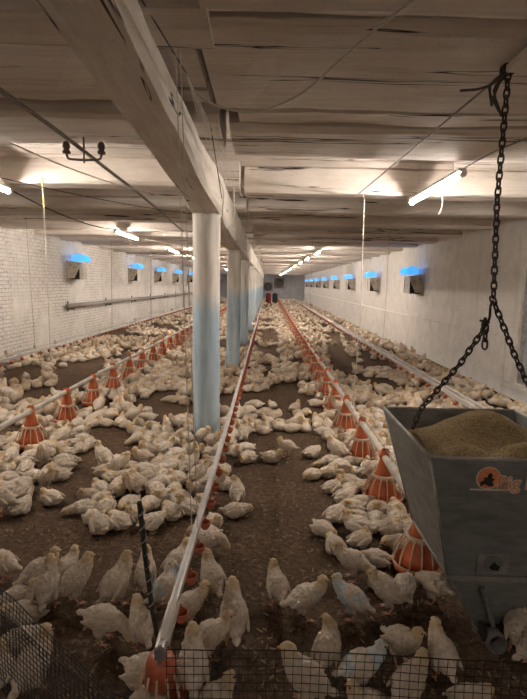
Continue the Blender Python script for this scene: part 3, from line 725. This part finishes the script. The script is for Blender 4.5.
for a in range(n):
    for b in range(n): bm.faces.new((G[a][b], G[a + 1][b], G[a + 1][b + 1], G[a][b + 1]))
cen = bm.verts.new((0, .1, .74)); edge = [G[a][0] for a in range(n)] + [G[n][b] for b in range(n)] + [G[n - a][n] for a in range(n)] + [G[0][n - b] for b in range(n)]
for i in range(len(edge)): bm.faces.new((edge[i], edge[i - 1], cen))
bmesh.ops.recalc_face_normals(bm, faces=bm.faces[:])
o = obj('feed_heap', bm, M_feed, smooth=True); o.location = (1.065, 2.3, 0); tag(o, 'mounded tan ground feed filling the grey hopper', 'feed', kind='stuff')

def chain(bm, pts, pitch=.036, L=.050, W=.030, r=.0048):
    P = [Vector(p) for p in pts]; d = [0]
    for a, b in zip(P, P[1:]): d.append(d[-1] + (b - a).length)
    n = int(d[-1] / pitch)
    def at(s):
        for i in range(len(P) - 1):
            if s <= d[i + 1] or i == len(P) - 2: return P[i].lerp(P[i + 1], (s - d[i]) / (d[i + 1] - d[i])), (P[i + 1] - P[i]).normalized()
    for k in range(n + 1):
        c, t_ = at(min(k * pitch, d[-1])); a = t_.cross(Vector((.31, .95, .05))).normalized(); b = t_.cross(a)
        ang = k * PI / 2 + .6 + .25 * vnoise(k * .6, 3); e = a * math.cos(ang) + b * math.sin(ang)
        loop = []
        for j in range(12):
            th = 2 * PI * j / 12; sx = math.copysign(abs(math.cos(th)) ** .75, math.cos(th)); loop.append(c + t_ * sx * L / 2 + e * math.sin(th) * W / 2 * .85)
        tube(bm, loop, r, 6, True)
ch = empty('lifting_chain', (1.06, 2.4, 2.6)); tag(ch, 'dark rusty chain hanging from the joist and forking to hold the hopper', 'chain')
def cl(p): return (p[0] - 1.06, p[1] - 2.4, p[2] - 2.6)
K = (1.065, 2.38, 1.545)
bm = bmesh.new(); chain(bm, [cl(q) for q in [(1.06, 2.4, 2.55), (1.055, 2.4, 2.0), K]]); obj('upper_chain', bm, M_chain, ch, True)
bm = bmesh.new(); chain(bm, [cl(q) for q in [K, (1.045, 2.36, 1.50), (1.00, 2.30, 1.42), (.95, 2.42, 1.24), (.83, 2.62, .95), (.80, 2.62, .86)][2:]]); obj('left_chain', bm, M_chain, ch, True)
bm = bmesh.new(); chain(bm, [cl(q) for q in [K, (1.2, 2.40, 1.28), (1.36, 2.42, 1.0), (1.43, 2.42, .9)]]); obj('right_chain', bm, M_chain, ch, True)
bm = bmesh.new(); tube(bm, [cl(q) for q in curve_pts([K, (1.05, 2.37, 1.52), (1.035, 2.34, 1.46), (1.0, 2.31, 1.42)], 4)], .006, 6); obj('hook_strap', bm, M_dark, ch)
bm = bmesh.new(); tube(bm, [cl(q) for q in [(1.0, 2.3, 1.47), (.998, 2.3, 1.44), (.99, 2.3, 1.40)]], .02, 8, rad=[.006, .016, .006]); tube(bm, [cl(q) for q in [(.975, 2.3, 1.455), (1.02, 2.3, 1.445)]], .005, 6); obj('shackle', bm, M_dark, ch)
bm = bmesh.new(); chain(bm, [cl(q) for q in [(1.0, 2.29, 1.42), (1.0, 2.285, 1.34)]]); obj('loose_chain_end', bm, M_chain, ch, True)
bm = bmesh.new(); box(bm, -.03, .03, -.03, .03, -.04, .03); bmesh.ops.bevel(bm, geom=bm.edges[:], offset=.006, segments=2, affect='EDGES'); obj('ceiling_anchor', bm, M_dark, ch)
bm = bmesh.new()                                  # wrapped rag and wire around the anchor
for k in range(4):
    a = Vector((.02 * vnoise(k, 1) * 2, .02, -.02 - .01 * k)); tube(bm, curve_pts([a, a + Vector((-.03 - .02 * k % .05, .01, -.05)), a + Vector((-.06 + .02 * k, .0, -.13 - .012 * k))], 3), .006, 5)
tube(bm, curve_pts([(0, 0, -.03), (-.06, 0, -.08), (-.12, .02, -.10), (-.2, .03, -.105)], 4), .006, 5)
obj('wire_wrap', bm, M_darkcable, ch)
bm = bmesh.new(); box(bm, -.06, .07, -.15, .06, 0, .035); bmesh.ops.bevel(bm, geom=bm.edges[:], offset=.006, segments=1, affect='EDGES')
o = obj('hanger_board', bm, M_woodY); o.location = (1.075, 2.27, 2.535); tag(o, 'short flat board nailed to the ceiling above the chain', 'board')

# ---------------------------------------------------------------- stake and wire fence
bm = bmesh.new(); tube(bm, [(-.40, 1.9, 0), (-.408, 1.74, .36), (-.42, 1.69, .6), (-.43, 1.65, .84)], .009, 7)
s0 = obj('thin_stake', bm, M_stake); tag(s0, 'thin dark green stake leaning by the near end of the centre line', 'stake')
bm = bmesh.new(); n = 60; tube(bm, [(-.408 - .022 * k / n + .011 * math.cos(k * .9), 1.74 - .09 * k / n + .011 * math.sin(k * .9), .36 + .48 * k / n) for k in range(n)], .0032, 4); obj('twine', bm, M_cable, s0)
def mesh_panel(name, path, h0, h1, step, parent, seed, r=.0013, lean=0.0):
    P = [Vector((x, y, 0)) for x, y in path]; d = [0]
    for a, b in zip(P, P[1:]): d.append(d[-1] + (b - a).length)
    def at(s):
        s = max(0, min(s, d[-1]))
        for i in range(len(P) - 1):
            if s <= d[i + 1] + 1e-6: return P[i].lerp(P[i + 1], (s - d[i]) / (d[i + 1] - d[i]))
        return P[-1]
    def q(s, z):
        p_ = at(s) + Vector((.010 * vnoise(s * 3, z * 6, seed), .03 * vnoise(s * 2, z * 3, seed + 1) + lean * (z / .4) ** 2, 0)); top = h0 + (h1 - h0) * s / d[-1] + .010 * vnoise(s * 5, 0, seed)
        return Vector((p_.x, p_.y, z * top / .4 + .004 * vnoise(s * 7, z * 9, seed)))
    bm = bmesh.new(); k = 0
    while k * step <= d[-1]:
        tube(bm, [q(k * step, z) for z in (0, .1, .2, .3, .4)], r, 4); k += 1
    rows = int(.4 / step)
    for j in range(rows + 1):
        z = .4 - j * step
        tube(bm, [q(d[-1] * i / 60, z) for i in range(61)], r if j else r * 1.6, 4)
    return obj(name, bm, M_mesh, parent)
fn_ = empty('wire_mesh_fence', (0, 0, 0)); tag(fn_, 'low dark square wire mesh fence across the bottom of the view', 'fence')
mesh_panel('front_mesh', [(-.31, 1.50), (.1, 1.51), (.8, 1.50), (1.7, 1.48)], .395, .39, .03, fn_, 3)
mesh_panel('corner_mesh', [(-.30, 1.36), (-.45, 1.36), (-.7, 1.52), (-1.0, 1.74), (-1.5, 2.0)], .36, .40, .024, fn_, 17, lean=-.02)
mesh_panel('folded_mesh', [(-.36, 1.44), (-.5, 1.47), (-.72, 1.63), (-1.02, 1.86), (-1.5, 2.13)], .22, .36, .026, fn_, 29, .0014, lean=.03)
# ---------------------------------------------------------------- young chickens
def blob(bm, c, r, pitch=0, yaw=0, sub=3):
    """ellipsoid; pitch lifts its front (+x)"""
    m = Matrix.Translation(c) @ Euler((0, -math.radians(pitch), math.radians(yaw))).to_matrix().to_4x4() @ Matrix.Diagonal((*r, 1))
    bmesh.ops.create_icosphere(bm, subdivisions=sub, radius=1, matrix=m)
def arc(bm, pts, rads, n=5):
    P = curve_pts(pts, n); N = len(P) - 1
    for i, p_ in enumerate(P):
        t_ = i / N * (len(rads) - 1); k = min(int(t_), len(rads) - 2); r = rads[k] + (rads[k + 1] - rads[k]) * (t_ - k)
        blob(bm, p_, (r, r, r), sub=2)
def posed(pose):
    """returns list builder, head point, head direction, wing placement"""
    bm = bmesh.new(); V = Vector
    if pose in ('stand', 'tall', 'peck', 'turn'):
        pt = {'stand': 20, 'tall': 32, 'peck': -4, 'turn': 16}[pose]
        bz = .128 if pose != 'tall' else .135
        blob(bm, (0, 0, bz), (.078, .066, .063), pt)
        c, s = math.cos(math.radians(pt)), math.sin(math.radians(pt))
        blob(bm, (.04 * c, 0, bz + .04 * s - .006), (.052, .050, .054))
        blob(bm, (-.055 * c, 0, bz - .055 * s), (.046, .044, .040), pt)
        blob(bm, (-.108 * c, 0, bz - .10 * s + .004), (.040, .020, .013), pt * .4 + 4)
        for e in (-1, 1): blob(bm, (-.005, e * .030, bz - .052), (.032, .024, .036))
        N0 = V((.055 * c, 0, bz + .055 * s))
        if pose == 'stand': H = V((.096, 0, bz + .088)); mid = V((.084, 0, bz + .05)); hd = (0, -8)
        elif pose == 'tall': H = V((.080, 0, bz + .108)); mid = V((.070, 0, bz + .082)); hd = (0, 0)
        elif pose == 'turn': H = V((.080, .028, bz + .082)); mid = V((.080, .010, bz + .048)); hd = (65, -10)
        else: H = V((.145, 0, .045)); mid = V((.105, 0, bz - .02)); hd = (0, -60)
        arc(bm, [N0, mid, H], [.048, .035, .025])
    else:
        blob(bm, (0, 0, .050), (.078, .067, .055), 4); blob(bm, (.035, 0, .047), (.052, .056, .048)); blob(bm, (-.05, 0, .045), (.045, .05, .042))
        blob(bm, (-.098, 0, .055), (.036, .020, .012), -12)
        for e in (-1, 1): blob(bm, (-.02, e * .05, .03), (.045, .022, .028))
        if pose == 'tuck': H = V((.052, .022, .098)); mid = V((.062, .008, .075)); hd = (150, -10)
        elif pose == 'up': H = V((.080, 0, .115)); mid = V((.074, 0, .085)); hd = (0, -8)
        elif pose == 'doze': H = V((.112, .012, .060)); mid = V((.088, .004, .062)); hd = (20, -22)
        else: H = V((.145, -.01, .028)); mid = V((.105, 0, .04)); hd = (-12, -12)
        arc(bm, [V((.045, 0, .058)), mid, H], [.044, .034, .025])
    blob(bm, H, (.030, .0245, .0255), hd[1], hd[0])
    return bm, H, hd
def skin(name, pose, voxel, lod=0, mat=None):
    bm, H, hd = posed(pose)
    me = bpy.data.meshes.new(name); bm.to_mesh(me); bm.free()
    o = bpy.data.objects.new(name, me); COL.objects.link(o)
    m = o.modifiers.new('r', 'REMESH'); m.mode = 'VOXEL'; m.voxel_size = voxel
    m = o.modifiers.new('s', 'SMOOTH'); m.factor = .6; m.iterations = 5 if lod == 0 else 1
    if lod == 0:
        tx = bpy.data.textures.new('ruffle', 'CLOUDS'); tx.noise_scale = .022; tx.noise_depth = 2
        m = o.modifiers.new('d', 'DISPLACE'); m.texture = tx; m.strength = .016; m.mid_level = .5; m.texture_coords = 'LOCAL'
    dg = bpy.context.evaluated_depsgraph_get(); ev = o.evaluated_get(dg); out = bpy.data.meshes.new_from_object(ev)
    bpy.data.objects.remove(o); bpy.data.meshes.remove(me)
    out.name = name; out.materials.clear(); out.materials.append(mat or M_feather)
    at = out.attributes.new('tint', 'FLOAT', 'POINT'); nk = H + Vector((-.02, 0, -.02))
    vals = []
    for v in out.vertices:
        d = (v.co - H).length; vals.append(max(0, min(1, (.062 - d) / .03)))
    at.data.foreach_set('value', vals)
    for p_ in out.polygons: p_.use_smooth = True
    return out, H, hd
def dir_m(H, hd):
    return Matrix.Translation(H) @ Euler((0, -math.radians(hd[1]), math.radians(hd[0]))).to_matrix().to_4x4()
def beak_mesh(H, hd):
    bm = bmesh.new(); m = dir_m(H, hd)
    P = [(.022, .0085, .008), (.030, .0065, .0065), (.038, .003, .0035), (.042, .0008, .001)]; R = []
    for x, a, b in P: R.append([bm.verts.new(m @ Vector((x, a * math.cos(2 * PI * k / 8), b * math.sin(2 * PI * k / 8) - (x - .022) * .18))) for k in range(8)])
    for A, B in zip(R, R[1:]):
        for k in range(8): bm.faces.new((A[k], A[(k + 1) % 8], B[(k + 1) % 8], B[k]))
    bm.faces.new(R[-1]); me = bpy.data.meshes.new('beak'); bm.to_mesh(me); bm.free(); me.materials.append(M_beak); return me
def eye_mesh(H, hd, e):
    bm = bmesh.new(); m = dir_m(H, hd); bmesh.ops.create_icosphere(bm, subdivisions=2, radius=.0042, matrix=m @ Matrix.Translation((.010, e * .0225, .005)))
    me = bpy.data.meshes.new('eye'); bm.to_mesh(me); bm.free(); me.materials.append(M_eye); return me
def wing_mesh(pose, e):
    """folded wing: overlapping feather rows on a curved pad"""
    st = pose in ('stand', 'tall', 'peck', 'turn'); pt = {'stand': 14, 'tall': 26, 'peck': -6, 'turn': 12}.get(pose, 2)
    c = Vector((-.006, e * (.049 if st else .054), (.135 if pose != 'tall' else .142) if st else .058)); bm = bmesh.new()
    m = Matrix.Translation(c) @ Euler((0, -math.radians(pt), e * math.radians(-7))).to_matrix().to_4x4()
    n = 14; R = []
    for i in range(n + 1):
        u = i / n; x = .055 - .135 * u; h = .031 * math.sin(PI * min(1, .12 + u * .95)) ** .6 * (1 - .45 * u) + .004; z0 = -.004 - .006 * u
        th = .013 * math.sin(PI * min(1, .1 + u * .88)) ** .5 + .002; ring = []
        for k in range(10):
            a = 2 * PI * k / 10; ring.append(bm.verts.new(m @ Vector((x + .002 * math.sin(k * 2 + i), e * th * max(-.6, math.cos(a)), z0 + h * math.sin(a) + .0022 * ((i + k) % 2)))))
        R.append(ring)
    for A, B in zip(R, R[1:]):
        for k in range(10): bm.faces.new((A[k], A[(k + 1) % 10], B[(k + 1) % 10], B[k]))
    bm.faces.new(R[0][::-1]); bm.faces.new(R[-1]); bmesh.ops.recalc_face_normals(bm, faces=bm.faces[:])
    me = bpy.data.meshes.new('wing'); bm.to_mesh(me); bm.free(); me.materials.append(M_wing)
    for p_ in me.polygons: p_.use_smooth = True
    return me
def leg_mesh(pose, e, fwd=0.0):
    bz = .128 if pose != 'tall' else .135; bm = bmesh.new()
    hip = Vector((-.004, e * .030, bz - .062)); hock = Vector((-.022 + fwd, e * .032, .052)); ft = Vector((.004 + fwd, e * .034, .007))
    tube(bm, [hip, hock.lerp(hip, .3), hock], .008, 6, rad=[.013, .009, .0065]); tube(bm, [hock, hock.lerp(ft, .5), ft], .005, 6, rad=[.0062, .0046, .0052])
    for a, L in ((-28, .036), (0, .042), (28, .036), (180, .016)):
        d = Vector((math.cos(math.radians(a)), math.sin(math.radians(a)), 0)); tube(bm, [ft, ft + d * L * .5 + Vector((0, 0, .002)), ft + d * L + Vector((0, 0, -.004))], .003, 5, rad=[.0042, .0034, .0016])
    me = bpy.data.meshes.new('leg'); bm.to_mesh(me); bm.free(); me.materials.append(M_skin); return me
PO = {}
for ps in ('stand', 'tall', 'peck', 'turn', 'tuck', 'up', 'doze', 'flat'):
    me, H, hd = skin('young_chicken', ps, .0055); parts = [('beak', beak_mesh(H, hd))] + [('eye', eye_mesh(H, hd, e)) for e in (-1, 1)] + [('wing', wing_mesh(ps, e)) for e in (-1, 1)]
    if ps in ('stand', 'tall', 'peck', 'turn'): parts += [('leg', leg_mesh(ps, -1, .012)), ('leg', leg_mesh(ps, 1, -.012))]
    PO[ps] = (me, parts)
def bird(ps, x, y, deg, label, group=None, s=1.0, detail=2, mat=None, z=.002, pitch=0):
    me, parts = PO[ps]
    if mat: me = me.copy(); me.materials.clear(); me.materials.append(mat)
    o = bpy.data.objects.new('young_chicken', me); link(o); o.location = (x, y, z); o.rotation_euler = (0, math.radians(pitch), math.radians(deg)); o.scale = (s, s, s)
    tag(o, label, 'chicken', group)
    for nm, pm in parts:
        if detail < 2 and nm == 'eye': continue
        c = bpy.data.objects.new(nm, pm); link(c, o)
    return o
NEAR = [
    ('tall', 0.18, 1.72, 170, 0.96, 'tall cream chicken behind the mesh near the bottom centre, head turned left', 0),
    ('stand', 0.40, 1.81, 10, 0.86, 'blue-marked chicken behind the mesh at the bottom, walking right', 1),
    ('up', 0.42, 1.69, 160, 0.86, 'chicken low behind the mesh under the blue-marked one, mostly cut off', 0),
    ('stand', 0.57, 1.73, 40, 0.86, 'cream chicken behind the mesh at the bottom, left of the lone back-turned one', 0),
    ('turn', 0.60, 1.96, -60, 0.86, 'cream chicken standing just behind the mesh, head turned right, between the aisle and hopper', 0),
    ('turn', 0.28, 1.90, 70, 0.88, 'cream chicken standing just behind the mesh, seen from behind, head turned right, bottom centre', 0),
    ('stand', 0.75, 1.88, 95, 0.88, 'chicken seen from behind with hidden head, left of the hopper outlet', 0),
    ('doze', 0.80, 1.72, 20, 0.90, 'chicken back at the bottom edge below the hopper outlet', 0),
    ('stand', 0.08, 2.32, 105, 0.86, 'chicken standing with its back turned, leftmost of the middle row before the hopper', 0),
    ('stand', 0.21, 2.23, 10, 0.90, 'chicken walking right with head raised, second of the middle row before the hopper', 0),
    ('stand', 0.44, 2.24, 150, 0.86, 'chicken with a blue patch on its back, in the middle row before the hopper', 1),
    ('stand', 0.63, 2.30, 160, 0.86, 'chicken facing left with head raised, right of the blue-patched one', 0),
    ('stand', 0.50, 2.56, 170, 0.90, 'chicken walking left near the first right feeder, neck stretched forward', 0),
    ('up', 0.63, 2.48, 150, 0.86, 'chicken sitting below the first right feeder, left of the hopper wall', 0),
    ('peck', 0.72, 2.35, 60, 0.86, 'chicken feeding at the first right feeder, directly under the cone', 0),
    ('peck', 0.88, 2.37, 120, 0.86, 'chicken feeding between the first right feeder and the hopper corner', 0),
    ('doze', 0.66, 2.72, 180, 0.86, 'chicken lying left of the first right feeder, head towards the aisle', 0),
    ('doze', 0.44, 2.85, 100, 0.86, 'chicken lying at the aisle edge of the right crowd, front most', 0),
    ('tuck', 0.61, 2.93, 30, 0.86, 'chicken lying tucked in the right crowd, just behind the front most', 0),
    ('tall', -0.26, 1.77, 100, 0.93, 'tall chicken with its back turned, behind the mesh beside the orange bell', 0),
    ('stand', -0.22, 1.96, 15, 0.86, 'chicken standing just right of the orange bell, head to the right', 0),
    ('tall', -0.12, 2.06, 100, 0.99, 'tall long-legged chicken with its back turned in the aisle, right of the centre line', 0),
    ('stand', -0.34, 2.16, 30, 0.84, 'chicken with head raised directly right of the near pipe end', 0),
    ('stand', -0.25, 2.37, 115, 0.93, 'chicken seen from behind right of the drinker line, next to a red cup', 0),
    ('peck', -0.33, 2.77, 20, 0.86, 'chicken stretching right under the drinker line, by a red cup', 0),
    ('tall', -0.72, 2.29, 60, 0.96, 'tall chicken left of the dark stake, head raised to the right', 0),
    ('tall', -0.60, 2.41, 100, 0.84, 'chicken with its back turned standing behind the dark stake', 0),
    ('turn', -0.47, 2.28, 50, 0.90, 'chicken with a blue patch between the dark stake and the drinker line', 1),
    ('stand', -0.46, 2.52, 60, 0.86, 'chicken half hidden behind the near drinker line, above the blue-patched one', 0),
    ('peck', -0.70, 2.04, -10, 0.90, 'round chicken bending its head down right, alone left of the dark stake', 0),
    ('stand', -0.52, 2.01, 120, 0.86, 'chicken partly behind the foot of the dark stake', 0),
    ('up', -0.45, 1.82, -20, 1.03, 'chicken behind the mesh in front of the orange bell', 0),
    ('up', -0.41, 1.67, 60, 0.95, 'chicken cut off by the bottom edge left of the orange bell', 0),
    ('tall', -0.93, 2.30, 40, 0.93, 'chicken with head raised right, rightmost of the left-hand group', 0),
    ('tall', -1.04, 2.25, 100, 0.93, 'chicken with its back turned in the middle of the left-hand group', 0),
    ('stand', -1.15, 2.39, 40, 0.90, 'chicken behind the left-hand group, its head pointing right', 0),
    ('stand', -1.03, 2.43, 70, 0.82, 'small chicken head showing behind the left-hand group', 0),
    ('up', -1.20, 2.29, 20, 0.86, 'chicken sitting behind the mesh corner at the left, above the yellowish one', 0),
    ('doze', -1.11, 2.16, 180, 0.90, 'yellowish chicken lying with its head to the left at the left edge', 0),
    ('doze', -1.04, 1.97, 30, 0.95, 'white chicken under the mesh corner, head up right', 0),
    ('stand', -0.88, 1.75, 80, 0.95, 'white chicken behind the dense mesh at the lower left corner', 0),
    ('up', -1.04, 1.81, 110, 0.86, 'chicken cut by the left edge behind the dense mesh', 0),
    ('stand', -1.38, 2.48, 170, 0.86, 'chicken cut by the left edge above the left-hand group', 0),
    ('stand', 1.14, 2.04, 70, 0.95, 'chicken right of the hopper outlet, bottom right', 0),
    ('tall', 1.16, 1.95, 20, 0.86, 'chicken cut by the right edge beside the hopper outlet', 0),
    ('up', -0.17, 1.70, 40, 0.86, 'white chicken top just showing at the bottom edge, right of the tall back-turned one', 0),
    ('doze', -0.19, 3.29, 5, 0.90, 'chicken lying alone with its head right, right of the drinker line', 0),
    ('turn', -0.19, 3.46, 95, 0.86, 'chicken standing just above the lone lying one, beside the drinker line', 0),
]
taken = [(b[1], b[2]) for b in NEAR]
for ps, x, y, deg, s, label, blue in NEAR: bird(ps, x, y, deg, label, 'young chickens standing near the mesh fence', s, 2, M_feather_blue if blue else None)

# the flock on the litter: crowded patches, bare patches and lone birds, in metres
DENSE = [
    [(-3.55, 5.28), (-2.56, 4.66), (-2.28, 5.38), (-1.86, 5.01), (-1.63, 4.58), (-1.79, 4.25), (-1.6, 3.93), (-1.62, 3.61), (-1.84, 3.6), (-1.87, 3.37), (-2.15, 3.13)],
    [(-1.41, 5.18), (-1.29, 5.46), (-0.81, 5.23), (-0.64, 4.77), (-0.43, 4.88), (-0.37, 4.61), (-0.61, 4.27), (-0.5, 4.09), (-0.49, 3.71), (-0.42, 3.45), (-0.51, 3.3), (-0.58, 3.21), (-0.63, 3.04), (-0.82, 3.14), (-0.87, 3.04), (-1.04, 3.02), (-1.27, 3.29), (-1.28, 3.54), (-1.26, 3.87), (-1.37, 4.08), (-1.27, 4.23), (-1.08, 4.19), (-1.04, 4.48), (-1.23, 4.76)],
    [(-0.48, 5.41), (-0.28, 5.54), (-0.2, 4.99), (-0.17, 4.4), (-0.29, 4.34), (-0.36, 4.14), (-0.28, 3.73), (-0.23, 3.55), (-0.35, 3.41), (-0.43, 3.53), (-0.45, 4.14)],
    [(0.69, 5.62), (0.54, 5.19), (0.71, 4.99), (0.65, 4.46), (0.54, 4.2), (0.67, 3.94), (0.54, 3.73), (0.54, 3.45), (0.6, 3.27), (0.56, 2.93), (0.67, 2.86), (0.81, 2.75), (0.97, 2.53), (1.02, 2.54), (1.34, 3.63), (2.18, 5.74)],
]
BARE = [
    [(-4.05, 9.29), (-3.39, 9.75), (-2.78, 8.13), (-2.82, 7.04), (-3.18, 7.28)],
    [(-4.11, 6.14), (-3.26, 6.22), (-2.85, 5.76), (-3.39, 5.03)],
    [(-4.59, 8.47), (-4.44, 9.24), (-3.6, 8.59), (-3.47, 7.71), (-3.78, 6.94)],
    [(-1.82, 6.09), (-1.63, 6.9), (-0.81, 6.08), (-0.31, 5.98), (-1.48, 5.33)],
    [(-1.47, 6.79), (-1.61, 6.54), (-1.9, 5.41), (-1.35, 5.46)],
    [(0.08, 7.94), (0.59, 8.0), (0.38, 5.6), (-0.17, 5.55), (-0.14, 6.68)],
    [(-0.16, 9.7), (0.19, 9.75), (0.17, 8.04), (-0.06, 8.01)],
    [(-0.29, 16.37), (0.43, 16.53), (0.36, 13.21), (-0.12, 13.13)],
    [(1.72, 15.23), (2.26, 15.34), (1.69, 9.26), (1.3, 8.08), (1.19, 9.2)],
    [(1.81, 9.73), (2.02, 8.89), (1.78, 7.24), (1.48, 6.95)],
    [(0.48, 6.86), (0.84, 6.89), (0.69, 5.62), (0.4, 5.6)],
]
ALONE = [(-1.67, 3.27), (-1.77, 3.51), (-1.78, 3.22), (-0.02, 5.22), (0.16, 5.38), (-0.12, 6.4), (-0.01, 5.96), (0.09, 6.37), (0.07, 4.37), (0.22, 4.48), (0.45, 4.53), (0.51, 6.05), (-0.15, 4.35), (0.4, 3.99), (0.55, 4.04), (-0.2, 3.32), (-0.28, 3.54), (-0.15, 3.16), (-0.34, 3.22), (-0.36, 2.98), (-0.32, 3.12), (0.5, 3.26), (0.39, 3.06), (0.5, 3.04), (0.56, 2.93), (-1.36, 5.66), (-1.31, 3.95), (-1.21, 3.96), (-1.53, 3.42)]

def inside(x, y, pl):
    c = False
    for i in range(len(pl)):
        (x1, y1), (x2, y2) = pl[i - 1], pl[i]
        if (y1 > y) != (y2 > y) and x < (x2 - x1) * (y - y1) / (y2 - y1) + x1: c = not c
    return c
rng = random.Random(4)
cells = {}
def free(x, y, d):
    gi, gj = int(x // .3), int(y // .3)
    for a in (-1, 0, 1):
        for b in (-1, 0, 1):
            for q in cells.get((gi + a, gj + b), ()):
                if (q[0] - x) ** 2 + (q[1] - y) ** 2 < d * d: return False
    return True
pos = []
def put(x, y): cells.setdefault((int(x // .3), int(y // .3)), []).append((x, y)); pos.append((x, y))
for x, y in ALONE:
    if free(x, y, .1): put(x, y)
for it in range(330000):
    y = 1 / rng.uniform(1 / 53, 1 / 2.3); x = rng.uniform(max(-4.95, -.62 * y - .3), min(3.42, .62 * y + .3))
    if y > 30 and rng.random() < .4: continue
    spacing = .128 if y < 9 else (.15 if y < 20 else .2)
    if not free(x, y, spacing): continue
    if x > -.5: feeder_x, feeder_y, feeder_step = .89, 2.66, .9
    else: feeder_x, feeder_y, feeder_step = -2.22, 3.75, .85
    along = (y - feeder_y) / feeder_step; along = (along - round(along)) * feeder_step
    if (x - feeder_x) ** 2 + along ** 2 < .2 ** 2: continue
    if any(inside(x, y, b) for b in BARE) and rng.random() > .003: continue
    if y < 5.3:
        if not any(inside(x, y, b) for b in DENSE): continue
    else:
        n_ = (vnoise(x * 1.3, y * .9, 31) + .5) * .6 + (vnoise(x * 3, y * 2, 37) + .5) * .4
        th = .41 + (-.13 if min(abs(x - .89), abs(x + 2.22)) < .55 else .06) - (.1 if x > 2.7 else 0)
        if n_ < th: continue
    put(x, y)
pos.sort(key=lambda q: q[1])
print('flock', len(pos))
pos = [p_ for p_ in pos if all((p_[0] - q[0]) ** 2 + (p_[1] - q[1]) ** 2 > .17 ** 2 for q in taken) and not (HX0 + .1 < p_[0] < HX1 and p_[1] < 2.75 and p_[1] > 1.95) and min(abs(p_[0] + .62), 9) + abs((p_[1] - .97 + 2) % 4.0 - 2) > .2]
def zone(x, y):
    fr = y < 5.2
    if x < -1.35: return ('cream young chicken crowded around the near left feeders', 'chickens around the near left feeders') if fr else ('cream young chicken lying beyond the near left feeders, left of the round post', 'chickens left of the round post further back')
    if x < -.33: return ('cream young chicken in the huddle before the round post, left of the centre line', 'chickens huddled before the round post') if fr else ('cream young chicken behind the round post, left of the centre line', 'chickens behind the round post')
    if x < .45: return ('cream young chicken close along the right side of the near centre drinker line', 'chickens right of the near centre line') if fr else ('cream young chicken in the middle aisle, level with or behind the round post', 'chickens in the middle aisle')
    return ('cream young chicken packed around the near right feeders beside the hopper', 'chickens around the near right feeders') if fr else ('cream young chicken along the right feeder line beyond the round post', 'chickens along the right feeder line further back')
n_ind = 299 - len(NEAR)
lying = ['tuck', 'up', 'doze', 'flat', 'doze', 'tuck', 'up', 'stand', 'doze']
for i, (x, y) in enumerate(pos[:n_ind]):
    if abs(x + .335) < .35 and y < 5: ps = rng.choice(['stand', 'up', 'doze', 'turn', 'up', 'tuck', 'stand', 'peck'])
    elif abs(x) < .42 and y < 6: ps = rng.choice(['up', 'stand', 'tuck', 'doze', 'turn'])
    else: ps = rng.choice(lying)
    lb_, g = zone(x, y); bird(ps, x, y, rng.uniform(0, 360), lb_, g, rng.uniform(.84, 1.03), 2 if i < 120 else 1)
# all the rest of the flock, too many and too small to tell one by one
LO = []
for vx in (.0135, .021):
    L_ = []
    for ps in ('tuck', 'up', 'doze', 'flat', 'stand'):
        me, H, hd = skin('lo', ps, vx, 1)
        me.calc_loop_triangles(); n = len(me.vertices); co = [0.0] * (3 * n); me.vertices.foreach_get('co', co)
        tint = [a.value for a in me.attributes['tint'].data]; L_.append((co, [tuple(p_.vertices) for p_ in me.polygons], tint, n)); bpy.data.meshes.remove(me)
    LO.append(L_)
import numpy as np
V_, F_, T_, R_ = [], [], [], []; base = 0
for x, y in pos[n_ind:]:
    co, fs, tint, n = LO[0 if y < 14 else 1][rng.choice((0, 1, 2, 3, 0, 2, 4, 1))]
    a = rng.uniform(0, 2 * PI); s = rng.uniform(.84, 1.05); c_, s_ = math.cos(a) * s, math.sin(a) * s
    A_ = np.array(co).reshape(-1, 3); B_ = np.stack([A_[:, 0] * c_ - A_[:, 1] * s_ + x, A_[:, 0] * s_ + A_[:, 1] * c_ + y, A_[:, 2] * s], 1)
    V_.append(B_); F_ += [tuple(k + base for k in f_) for f_ in fs]; T_ += tint; R_ += [rng.random()] * n; base += n
me = bpy.data.meshes.new('chicken_flock'); me.from_pydata(np.concatenate(V_).tolist(), [], F_)
me.attributes.new('tint', 'FLOAT', 'POINT').data.foreach_set('value', T_); me.attributes.new('vary', 'FLOAT', 'POINT').data.foreach_set('value', R_)
me.polygons.foreach_set('use_smooth', [True] * len(me.polygons)); me.materials.append(M_feather_mass); me.update()
o = bpy.data.objects.new('chicken_flock', me); link(o); tag(o, 'thousands of small cream chickens covering the floor away to the end wall', 'flock', kind='stuff')

# loose straw chips on the near litter
bm = bmesh.new()
for k in range(2600):
    y = 1.3 + 4.5 * rng.random() ** 1.5; x = rng.uniform(-1.0, 1.0) * (.5 + y * .5); a = rng.uniform(0, PI); L = rng.uniform(.006, .018); w_ = rng.uniform(.0015, .004); z = .006 + rng.uniform(0, .006)
    c_, s_ = math.cos(a), math.sin(a)
    q = [(x + c_ * L - s_ * w_, y + s_ * L + c_ * w_, z + .002), (x - c_ * L - s_ * w_, y - s_ * L + c_ * w_, z), (x - c_ * L + s_ * w_, y - s_ * L - c_ * w_, z), (x + c_ * L + s_ * w_, y + s_ * L - c_ * w_, z + .004)]
    hull8(bm, q, [(v[0], v[1], v[2] + .002) for v in q])
tag(obj('straw_chips', bm, M_chip), 'pale straw chips scattered over the brown litter', 'litter', kind='stuff')
